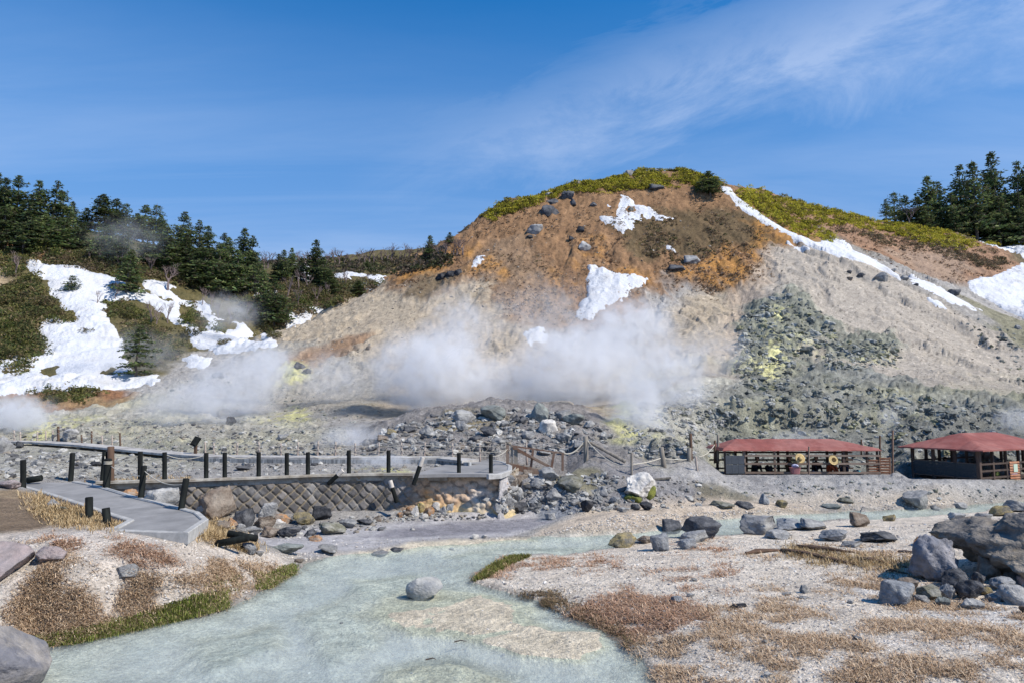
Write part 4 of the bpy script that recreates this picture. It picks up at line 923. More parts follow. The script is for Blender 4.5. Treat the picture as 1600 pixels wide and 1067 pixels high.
post(1395,672,741,36.2,'tallest thin rust red pole between the two shelters',r=.05,mat=redw,name='thin_pole',cat='pole',group=g3)
post(1479,660,676,46,'thin pale stick standing on the rocks above the second shelter',r=.04,mat=pinkw,name='thin_pole',cat='pole',group=g3)
g4 = 'thick ropes right of the steps'
rope(P(881,708,31.2), A1+Vector((0,0,-.1)), .25, 'thick grey rope rising from the handrail to the leaning post', .035, g4)
rope(A1+Vector((0,0,-.1)), A2+Vector((0,0,-.6)), .35, 'thin rope sagging from the leaning post to the thin dark pole', .02, g4)
rope(A2+Vector((0,0,-.5)), A3+Vector((0,0,-.5)), .05, 'rope between the thin dark pole and the short leaning post', .025, g4)
rope(A3+Vector((0,0,-.5)), A4+Vector((0,0,-1.2)), .05, 'rope from the short leaning post to the tall dark pole', .025, g4)
rope(A4+Vector((0,0,-1.)), A6+Vector((0,0,-.2)), .3, 'slack rope between the tall dark pole and the shelter poles', .02, g4)
rope(wtops[9]+dn*.5, P(793,701,Ys), .12, 'thin rope from the last wall post to the wooden steps', .014, g4)
def plank(a, b, w, h, label, mat, Ya, Yb=None, name='timber', group='loose timbers'):
    p0 = Vector(P(*a, Ya)); p1 = Vector(P(*b, Yb or Ya)); o = MB().bar((0,0,0), p1-p0, w, h).build(name, mat); o.location = p0; tag(o, label, 'timber', group)
plank((950,748),(986,750),.3,.18,'dark timber lying left of the yellow-edged boulder',brownw,29.9)
plank((1022,748),(1048,746),.2,.07,'pale thin plank lying right of the yellow-edged boulder',greyw,30.)
def plank_on(a, b, w, h, label, mat, up=.02):
    p0 = on(*a); p1 = on(*b); p0.z += up; p1.z += up; dd = p1-p0; mb = MB()
    for k in range(3): mb.tube([dd*(.03*k)+Vector((0,.05*k,-.02*k)), dd*.3+Vector((0,.05*k+random.uniform(-.03,.03),random.uniform(-.02,.03))), dd*.65+Vector((0,.05*k+random.uniform(-.03,.03),random.uniform(-.03,.02))), dd*random.uniform(.88,1)+Vector((0,.05*k,-.02))], [h*.45,h*.5,h*.4,h*.18], 7)
    o = mb.build('timber', mat); o.location = p0; tag(o, label, 'timber', 'loose timbers')
plank_on((1222,862),(1345,884),.16,.2,'long dark rotten board edge in the dry grass before the big rock',brownw)
plank_on((1338,874),(1425,888),.26,.14,'second rotten board lying right of the long dark one',brownw)
plank_on((1165,866),(1228,860),.1,.08,'thin rotten stick at the left end of the boards',brownw,.04)
plank_on((1405,862),(1440,866),.14,.08,'short dark red board near the big rock',redw)
plank_on((1385,893),(1422,897),.06,.04,'thin dark stick just left of the big rock foot',brownw,.03)
plank_on((1245,858),(1338,868),.1,.1,'upper thin dark board just behind the long rotten one',brownw,.1)

# ------------------------------------------------------------------ shelters
roof_m = mat_simple('faded_red_roof', (.235, .075, .062), .8, .2, 1.6, .6, 7., color2=(.30, .125, .105), dist=.03, spec=.25)
netm, nt, bs = new_mat('shade_net'); bs.inputs['Base Color'].default_value = (.05, .06, .065, 1); bs.inputs['Roughness'].default_value = .8
trn = N(nt, 'ShaderNodeBsdfTransparent'); mxn = N(nt, 'ShaderNodeMixShader', i0=.72); Lk(nt, trn.outputs[0], mxn.inputs[1]); Lk(nt, bs.outputs[0], mxn.inputs[2]); Lk(nt, mxn.outputs[0], nt.nodes['Material Output'].inputs['Surface'])
panelm = mat_simple('grey_blue_panel', (.075, .085, .10), .7, .15, 5., .2, 30.)
dkw = mat_simple('dark_timber', (.055, .04, .035), .8, .3, 7., .4, 40., color2=(.10, .07, .055), streak=(1, 1, .2), dist=.006)
railw = mat_simple('rail_timber', (.17, .115, .085), .8, .25, 7., .4, 40., color2=(.25, .19, .15), streak=(.2, 1, 1), dist=.006)
orangew = mat_simple('orange_timber', (.30, .12, .06), .75, .25, 7., .4, 40., color2=(.38, .2, .12), dist=.006)
def shed_roof(parent, L, D, ze, rise, hip0, hip1, eav=.22, sag=.05, seams=8):
    """hipped roof sheet with thickness, seams and a slightly sagging, ragged edge; local x 0..L, y 0..D"""
    nx, ny = 72, 22; xs = np.linspace(-eav, L+eav, nx); ys = np.linspace(-eav, D+eav, ny); X, Y = np.meshgrid(xs, ys)
    zy = 1-np.abs(Y-D/2)/(D/2+eav); z1 = (X+eav)/(hip0+eav); z2 = (L+eav-X)/(hip1+eav)
    Z = ze + rise*np.clip(np.minimum(np.minimum(zy, z1), z2), 0, 1)
    Z += .02*fbm(X*1.3+L, Y*1.3, .9, 3, 401) - .025*np.abs(np.sin(X/L*math.pi*seams))**8*.5
    edge_ = np.minimum(np.minimum(Y+eav, D+eav-Y), np.minimum(X+eav, L+eav-X)); Z -= (edge_ < .01)*(.06+sag*np.abs(fbm(X, Y, .8, 2, 402)))
    v = np.stack([X, Y, Z], -1).reshape(-1, 3); v2 = v.copy(); v2[:, 2] -= .035; i = np.arange(nx*ny).reshape(ny, nx)
    f = np.stack([i[:-1, :-1], i[:-1, 1:], i[1:, 1:], i[1:, :-1]], -1).reshape(-1, 4); n = nx*ny
    rim = list(i[0]) + list(i[1:, -1]) + list(i[-1, ::-1][1:]) + list(i[::-1, 0][1:])
    fr_ = [[rim[k+1], rim[k], rim[k]+n, rim[k+1]+n] for k in range(len(rim)-1)]
    f = np.concatenate([f, f[:, ::-1]+n, np.array(fr_)])
    return np_mesh('roof', np.concatenate([v, v2]), f, roof_m, parent=parent, smooth=False)
# first shelter
s1l = Vector(P(1133,742,36)); s1r = Vector(P(1375,742,36)); Lh = (s1r-s1l).length; zb = .74; s1l.z = zb
shed1 = empty('open_shelter', s1l, 0, 'long low open shelter with a faded red roof, straw hats on its rails', 'shelter', 'red-roofed shelters')
ze = P(1250,701,36)[2]-zb; D1 = 2.9
shed_roof(shed1, Lh, D1, ze, P(1250,684.5,37.4)[2]-zb-ze, 1.15, 1.8, .12)
def X1(px): return (px-1133)/(1375-1133)*Lh
for px in (1134,1164,1212,1264,1320,1357,1373):
    w = .13 if px in (1320, 1164) else .09
    MB().bar((X1(px),.05,-.45), (X1(px),.05,ze), w).build('post', railw if px in (1164, 1212) else dkw, shed1)
for px in (1147,1178,1196,1250,1266,1300,1333,1346,1366): MB().bar((X1(px),D1-.05,-.4), (X1(px),D1-.05,ze), .12).build('post', dkw, shed1)
for y_ in (711.5,724,738):
    z_ = P(1250,y_,36)[2]-zb; MB().bar((X1(1164),-.03,z_), (X1(1376),-.03,z_), .05, .10).build('rail', railw, shed1)
    MB().bar((0,D1-.12,z_), (Lh,D1-.12,z_), .05, .09).build('rail', dkw, shed1)
MB().bar((0,.05,ze-.03), (Lh,.05,ze-.03), .08, .1).build('eave_beam', dkw, shed1)
MB().bar((0,D1-.05,ze-.03), (Lh,D1-.05,ze-.03), .08, .1).build('eave_beam', dkw, shed1)
pn = MB()
for i in range(3):
    for j in range(2): pn.box((X1(1134)+.17+i*.325, -.03, P(1250,733,36)[2]-zb+j*.47+.02), (.315, .03, .455), None, .01)
pn.build('screen_panel', panelm, shed1)
lt = MB()
for k in range(7): lt.box((X1(1376)+.24, -.02, -.62+.13+.142*k+.62-.05), (.56, .03, .10), Matrix.Rotation(R(20), 3, 'X'))
lt.build('slatted_gate', orangew, shed1)
for x_ in (X1(1376)-.02, X1(1376)+.52): MB().bar((x_,0,-.2), (x_,0,1.02), .07).build('gate_post', redw, shed1)
lt = MB()
for k in range(6): lt.box((X1(1366), -.0, .12+.142*k), (.5, .03, .09), Matrix.Rotation(R(20), 3, 'X'))
lt.build('slatted_gate', orangew, shed1)
# bedding deck and things inside
MB().box((Lh/2, D1/2, -.02), (Lh*.96, D1*.8, .16), None, .02).build('floor_boards', greyw, shed1)
hatm = mat_simple('straw', (.56, .42, .20), .8, .18, 30., .4, 90., color2=(.48,.34,.15), dist=.004)
bandm = mat_simple('hat_band', (.10, .05, .02), .8, .1, 20., 0)
def hat(px, py, Y, front, label, r=.27):
    e = empty('straw_hat', P(px, py, Y), 0, label, 'hat', 'straw hats hung on the shelter')
    rr = [0, .05, .09, .1, .105, .115, .15, .2, r, r*.98]; hz = [.13, .128, .11, .06, .02, .0, -.012, -.01, .015, .005]
    k = 28; v = []; f = []
    for a, z in zip(rr, hz):
        for j in range(k): t = 2*math.pi*j/k; v.append((a*math.cos(t), -z if front else z*.8, a*math.sin(t)*.96))
    for i in range(len(rr)-1):
        for j in range(k): f.append([i*k+j, i*k+(j+1)%k, (i+1)*k+(j+1)%k, (i+1)*k+j])
    MB().add(v, f).build('hat_body', hatm, e, smooth=True)
    MB().tube([(.108*math.cos(a), -.03 if front else -.004, .104*math.sin(a)) for a in np.linspace(0, 2*math.pi, 25)], .013, 6).build('hat_band', bandm, e)
    e.rotation_euler = (R(-14), 0, R(8)); return e
hat(1250,716,35.75,True,'round straw hat hung on the shelter rail nearest the middle pole')
hat(1303,718,35.8,False,'straw hat with a dark centre hung on the shelter rail, right of the middle pole')
post(1264,697,756,35.3,'thin rusty pole standing before the middle of the first shelter',r=.04,mat=railw,name='thin_pole',cat='pole',group=g3)
bask = empty('basket', (P(1243,747,35.3)[0], 35.3, ground_z(P(1243,747,35.3)[0], 35.3)+.02), 0, 'faded pink basket with a pale bag on it before the shelter', 'basket')
pinkp = mat_simple('faded_pink_plastic', (.36, .15, .15), .6, .12, 8., .2, 30.)
bm_ = MB(); kk = 20
vv = []; 
for z, a, b in ((0,.19,.14),(.02,.2,.15),(.3,.26,.2),(.33,.28,.22),(.33,.25,.19),(.04,.18,.13)):
    for j in range(kk):
        t = 2*math.pi*j/kk; vv.append((a*np.sign(math.cos(t))*abs(math.cos(t))**.6, b*np.sign(math.sin(t))*abs(math.sin(t))**.6, z))
bm_.add(vv, [[i*kk+j, i*kk+(j+1)%kk, (i+1)*kk+(j+1)%kk, (i+1)*kk+j] for i in range(5) for j in range(kk)]+[list(range(kk))[::-1]]).build('tub', pinkp, bask)
def lumpy(name, loc, size, color, label, cat, seed, group=None, rough=.8):
    v, f = rock_verts(seed, 3, 3, .16, .8); v = v*np.array(size)/2; o = np_mesh(name, v, f, mat_simple(name+'_cloth', color, rough, .2, 5., .6, 12., dist=.03), smooth=True); o.location = loc
    return tag(o, label, cat, group)
lumpy('bag', Vector(bask.location)+Vector((0,0,.38)), (.36,.3,.26), (.42,.42,.55), 'pale lilac bag resting on the pink basket', 'bag', 5)
def in1(px, py, d): p = P(px, py, 36+d); return p
lumpy('blanket', in1(1272,739,1.), (1.1,.8,.3), (.30,.34,.42), 'pale blue blanket spread on the shelter floor right of the middle pole', 'blanket', 6)
lumpy('bag', in1(1337,738,.7), (.55,.4,.34), (.03,.22,.28), 'teal bag on the floor at the right end of the first shelter', 'bag', 7)
lumpy('bag', in1(1347,742,.3), (.3,.3,.22), (.04,.04,.05), 'small black bag beside the teal bag', 'bag', 8)
lumpy('bag', in1(1203,733,1.2), (.5,.4,.5), (.03,.03,.035), 'black rucksack at the back left of the first shelter', 'bag', 9)

# people sitting in the shelters: one continuous skinned body each
skinm = mat_simple('skin', (.46, .27, .19), .6, .06, 12., .05, 40.)
hairm = mat_simple('black_hair', (.012, .010, .010), .6, .2, 30., .3, 60., streak=(1, 1, .2))
def person(loc, rz, cloth, label, hatcol=None, lean=.25, cat='person', cap=None):
    e = empty('person', loc, rz, label, cat, 'people sitting in the shelters')
    # sitting on the floor, knees drawn up; local -y is where the figure faces
    J = [((0,0,.12),.15), ((0,-.02+.0,.28),.135), ((0,-lean*.5,.46),.145), ((0,-lean*.8,.56),.10), ((0,-lean*.95,.64),.055), ((0,-lean,.70),.05)]
    E = [(0,1),(1,2),(2,3),(3,4),(4,5)]
    hx = len(J); J += [((0,-lean*1.02,.80),.098), ((0,-lean*1.05,.89),.07)]; E += [(5,hx),(hx,hx+1)]
    for s in (-1, 1):
        n = len(J)
        J += [((s*.10,-.02,.11),.10), ((s*.15,-.36,.42),.072), ((s*.14,-.50,.08),.05), ((s*.14,-.53,.03),.04), ((s*.15,-.68,.03),.034)]
        E += [(0,n),(n,n+1),(n+1,n+2),(n+2,n+3),(n+3,n+4)]
        n = len(J)
        J += [((s*.17,-lean*.7,.53),.065), ((s*.25,-lean*.7-.12,.33),.045), ((s*.12,-.40,.44),.03), ((s*.08,-.44,.45),.026)]
        E += [(2,n),(n,n+1),(n+1,n+2),(n+2,n+3)]
        w = n+3
        for k, (dx, dl) in enumerate(((-.03,.068),(-.01,.08),(.01,.076),(.028,.06))):
            m_ = len(J); J += [((s*(.07)-dx*.6,-.47,.455+dx),.010), ((s*.07-s*dl*.6,-.49,.45+dx),.009), ((s*.07-s*dl,-.475,.435+dx),.008)]; E += [(w,m_),(m_,m_+1),(m_+1,m_+2)]
        m_ = len(J); J += [((s*.09,-.45,.49),.011), ((s*.07,-.48,.50),.009)]; E += [(w,m_),(m_,m_+1)]
    me = bpy.data.meshes.new('body'); me.from_pydata([j[0] for j in J], E, []); o = bpy.data.objects.new('body', me); C.objects.link(o)
    sk = o.modifiers.new('skin', 'SKIN'); ss = o.modifiers.new('sub', 'SUBSURF'); ss.levels = 1; ss.render_levels = 1
    lay = me.skin_vertices[0].data
    for i, j in enumerate(J): lay[i].radius = (j[1], j[1]); lay[i].use_root = (i == 0)
    dg = bpy.context.evaluated_depsgraph_get(); m2 = bpy.data.meshes.new_from_object(o.evaluated_get(dg)); bpy.data.objects.remove(o)
    m2.polygons.foreach_set('use_smooth', [True]*len(m2.polygons)); m2.name = 'body'
    m2.materials.clear(); m2.materials.append(cloth); m2.materials.append(skinm)
    hz = lambda c: c.z > .66 or (c.y < -.43 and c.z > .36)
    for p_ in m2.polygons: p_.material_index = 1 if hz(p_.center) else 0
    b = bpy.data.objects.new('body', m2); C.objects.link(b); b.parent = e
    hy = -lean*1.03
    nose = MB().tube([(0,hy-.095,.845),(0,hy-.125,.80),(0,hy-.095,.79)], [.008,.016,.010], 8).build('nose', skinm, e, smooth=True)
    for s in (-1, 1):
        ev, ef = ICO[2]; MB().add(ev*.012+np.array((s*.035, hy-.088, .835)), ef.tolist()).build('eye', hairm, e, smooth=True)
        MB().add(ev*np.array((.012,.024,.032))+np.array((s*.1, hy, .815)), ef.tolist()).build('ear', skinm, e, smooth=True)
    MB().tube([(-.03,hy-.09,.762),(0,hy-.098,.757),(.03,hy-.09,.762)], .006, 6).build('mouth', mats_lip, e, smooth=True)
    hv, hf = ICO[3]; hv = hv*np.array((.118,.125,.125))+np.array((0,hy+.02,.85)); keep = [f_.tolist() for f_ in hf if not (hv[f_][:, 1].mean() < hy-.035 and hv[f_][:, 2].mean() < .87)]
    MB().add(hv, keep).build('hair', cap or hairm, e, smooth=True)
    return e
mats_lip = mat_simple('lip', (.30, .12, .10), .6, .05, 12., 0)
cl = lambda n, c: mat_simple(n, c, .85, .15, 6., .5, 18., dist=.02)
pe = [(1177,740,1.5,.4,cl('black_jacket',(.02,.02,.025)),'person in black sitting at the left inside the first shelter',.35),
      (1236,738,1.7,-.5,cl('brown_jacket',(.10,.07,.04)),'person in brown sitting behind the round straw hat',.3),
      (1272,737,1.9,.2,cl('dark_jacket',(.03,.03,.04)),'person in dark clothes sitting right of the middle pole',.25),
      (1294,740,1.2,.6,cl('orange_jacket',(.45,.10,.04)),'person in an orange red top sitting in the shelter',.3),
      (1318,741,1.3,-.3,cl('navy_jacket',(.02,.03,.06)),'person in navy crouching left of the teal bag',.42)]
for px, py, d, rz, c_, lb, ln in pe:
    p = P(px, py, 36+d); person((p[0], p[1], zb+.06), rz, c_, lb, lean=ln)

# second shelter, corner towards the viewer
Lc = Vector(P(1428,742,37.6)); Nc = Vector(P(1531,744,34.6)); zb2 = .58; Lc.z = Nc.z = zb2
W2 = (Nc-Lc).length; a2 = math.atan2(Nc.y-Lc.y, Nc.x-Lc.x)
shed2 = empty('open_shelter', Lc, a2, 'hip-roofed red shelter behind grey netting, cut by the right edge', 'shelter', 'red-roofed shelters')
D2 = 6.4; ze2 = P(1531,702,34.6)[2]-zb2
# roof in local frame: x along Lc->Nc, y away from viewer to the right
def roof2():
    L, D, eav = W2, D2, .5; nx, ny = 26, 52
    xs = np.linspace(-eav, L+eav, nx); ys = np.linspace(-eav, D+eav, ny); X, Y = np.meshgrid(xs, ys)
    zx = 1-np.abs(X-L/2)/(L/2+eav); z1 = (Y+eav)/(L/2+eav); z2 = (D+eav-Y)/(L/2+eav)
    return X, Y, zx, z1, z2, nx, ny
X, Y, zx, z1, z2, nx, ny = roof2(); rise2 = .78
Z = ze2 + rise2*np.clip(np.minimum(np.minimum(zx, z1), z2), 0, 1) - .012*(np.abs(np.sin(X*4.2)) > .97)*1.5 + .006*fbm(X, Y, .7, 2, 403)
v = np.stack([X, Y, Z], -1).reshape(-1, 3); v2 = v.copy(); v2[:, 2] -= .07; i = np.arange(nx*ny).reshape(ny, nx); n = nx*ny
f = np.stack([i[:-1, :-1], i[:-1, 1:], i[1:, 1:], i[1:, :-1]], -1).reshape(-1, 4)
rim = list(i[0]) + list(i[1:, -1]) + list(i[-1, ::-1][1:]) + list(i[::-1, 0][1:])
np_mesh('roof', np.concatenate([v, v2]), np.concatenate([f, f[:, ::-1]+n, np.array([[rim[k+1], rim[k], rim[k]+n, rim[k+1]+n] for k in range(len(rim)-1)])]), roof_m, parent=shed2, smooth=False)
for x_ in (0, .33, .66, 1.): MB().bar((x_*W2,0,-.4), (x_*W2,0,ze2), .13 if x_ < 1 else .17).build('post', dkw, shed2)
for y_ in (1.2, 2.4, 3.6, 5., D2):
    for x_ in (0, W2): MB().bar((x_,y_,-.4), (x_,y_,ze2), .12).build('post', dkw, shed2)
for x_ in (.33, .66): MB().bar((x_*W2,D2,-.4), (x_*W2,D2,ze2), .12).build('post', dkw, shed2)
for z_ in (.22, .56, .90):
    MB().bar((0,-.03,z_), (W2,-.03,z_), .05, .09).build('rail', railw, shed2)
    MB().bar((W2+.03,0,z_), (W2+.03,D2,z_), .05, .09).build('rail', dkw, shed2)
    MB().bar((-.03,0,z_), (-.03,D2,z_), .05, .09).build('rail', dkw, shed2)
MB().bar((0,0,ze2-.03), (W2,0,ze2-.03), .09, .12).build('eave_beam', dkw, shed2)
MB().bar((W2,0,ze2-.03), (W2,D2,ze2-.03), .09, .12).build('eave_beam', dkw, shed2)
MB().box((W2/2,-.075,.57), (W2*.97,.012,.70)).build('netting', netm, shed2)
MB().box((W2/2,D2/2,-.0), (W2*.92,D2*.9,.2), None, .02).build('floor_boards', dkw, shed2)
lt = MB()
for k in range(8): lt.box((W2+.07, 3.05, .0+.13*k), (.03, .9, .10), Matrix.Rotation(R(-20), 3, 'Y'))
lt.build('slatted_gate', orangew, shed2)
MB().box((W2+.095,3.1,.62), (.02,.36,.4), None, .003).build('notice', mat_simple('pale_green_notice', (.5,.62,.5), .6, .05, 4., 0), shed2)
umb_m = mat_simple('dark_umbrella_cloth', (.03, .045, .05), .6, .2, 4., .2, 10.)
def umbrella(px, py, Y, r, label):
    e = empty('umbrella', (P(px, py, Y)[0], Y, zb2+.12), 0, label, 'umbrella', 'open umbrellas set down in the second shelter'); k = 16; v = []; f = []
    for i_ in range(7):
        t = i_/6*math.pi/2*.9
        for j in range(k): a = 2*math.pi*j/k; rr = r*math.sin(t)*(1-.05*(j % 2)); v.append((rr*math.cos(a), rr*math.sin(a), r*.62*math.cos(t)))
    for i_ in range(6):
        for j in range(k): f.append([i_*k+j, i_*k+(j+1)%k, (i_+1)*k+(j+1)%k, (i_+1)*k+j])
    MB().add(v, f).build('canopy', umb_m, e); MB().tube([(0,0,0),(0,0,r*.62+.06)], .012, 6).build('shaft', dkw, e)
umbrella(1440, 738, 37.9, .42, 'dark open umbrella at the left behind the grey netting')
umbrella(1490, 738, 37.2, .48, 'dark open umbrella in the middle behind the grey netting')
umbrella(1517, 738, 36.4, .36, 'dark open umbrella at the right behind the grey netting')
p = P(1473, 740, 38.4); person((p[0], p[1], zb2+.08), .4, cl('slate_jacket',(.05,.06,.08)), 'person in slate grey sitting behind the netting of the second shelter', lean=.2)
lumpy('bag', (P(1556,748,35.9)[0], 35.9, zb2+.25), (.5,.4,.42), (.09,.12,.03), 'olive green bag under the roof of the second shelter', 'bag', 15)
lumpy('bag', (P(1583,746,36.8)[0], 36.8, zb2+.22), (.62,.45,.34), (.16,.22,.45), 'blue bag at the right end of the second shelter', 'bag', 16)
# ------------------------------------------------------------------ boulders
RM = {}
for k, a, b in (('grey', (.20,.20,.205), (.33,.325,.31)), ('dark', (.055,.058,.066), (.13,.13,.135)), ('black', (.025,.027,.032), (.07,.07,.075)), ('pale', (.40,.39,.37), (.24,.24,.24)), ('brown', (.17,.13,.10), (.27,.23,.19)),
                ('orange', (.42,.22,.10), (.30,.24,.19)), ('ochre', (.30,.24,.12), (.14,.13,.11)), ('bluish', (.185,.195,.21), (.31,.315,.32)), ('olive', (.16,.155,.115), (.26,.255,.225)), ('greenish', (.25,.27,.25), (.17,.18,.17)), ('white', (.58,.55,.5), (.40,.38,.36)), ('pinkish', (.33,.27,.26), (.24,.21,.21)), ('yellow', (.55,.42,.14), (.38,.30,.18))):
    RM[k] = mat_simple(k+'_rock', a, .92, .3, 2.6, .9, 5., color2=b, spec=.15, obj_var=.12, dist=.06)
RV = []
for sd in range(14):
    v, f = rock_verts(100+sd, 4, 9+sd % 6, .085, .85); RV.append(np_mesh('boulder', v, f, RM['grey'], link=False))
    if sd % 2 == 0:
        pass
meshes = {}
def rock_mesh(k, m):
    if (k, m) not in meshes:
        me = RV[k].copy(); me.materials.clear(); me.materials.append(RM[m]); meshes[(k, m)] = me
    return meshes[(k, m)]
def boulder(px, base, w, h, m, label, group, k=None, name='boulder', me=None, sink=.14, dep=None):
    p = on(px, base); Y = p.y; W = w*Y/1067; Hh_ = h*Y/1067
    k = k if k is not None else random.randrange(len(RV))
    o = bpy.data.objects.new(name, me or rock_mesh(k, m)); C.objects.link(o)
    D = dep or W*random.uniform(.7, .95)
    y = Y + D*.36; x = p.x*(y/Y); zg = min(ground_z(x, y), p.z+.35*Hh_)
    o.location = (x, y, (p.z*.6+zg*.4) + Hh_*(.5-sink))
    o.scale = (W/2, D/2, Hh_*(1+sink)/2); 
    if me is None: o.rotation_euler = (random.uniform(-.12,.12), random.uniform(-.15,.15), random.choice((0, math.pi))+random.uniform(-.35,.35))
    return tag(o, label, 'rock', group)
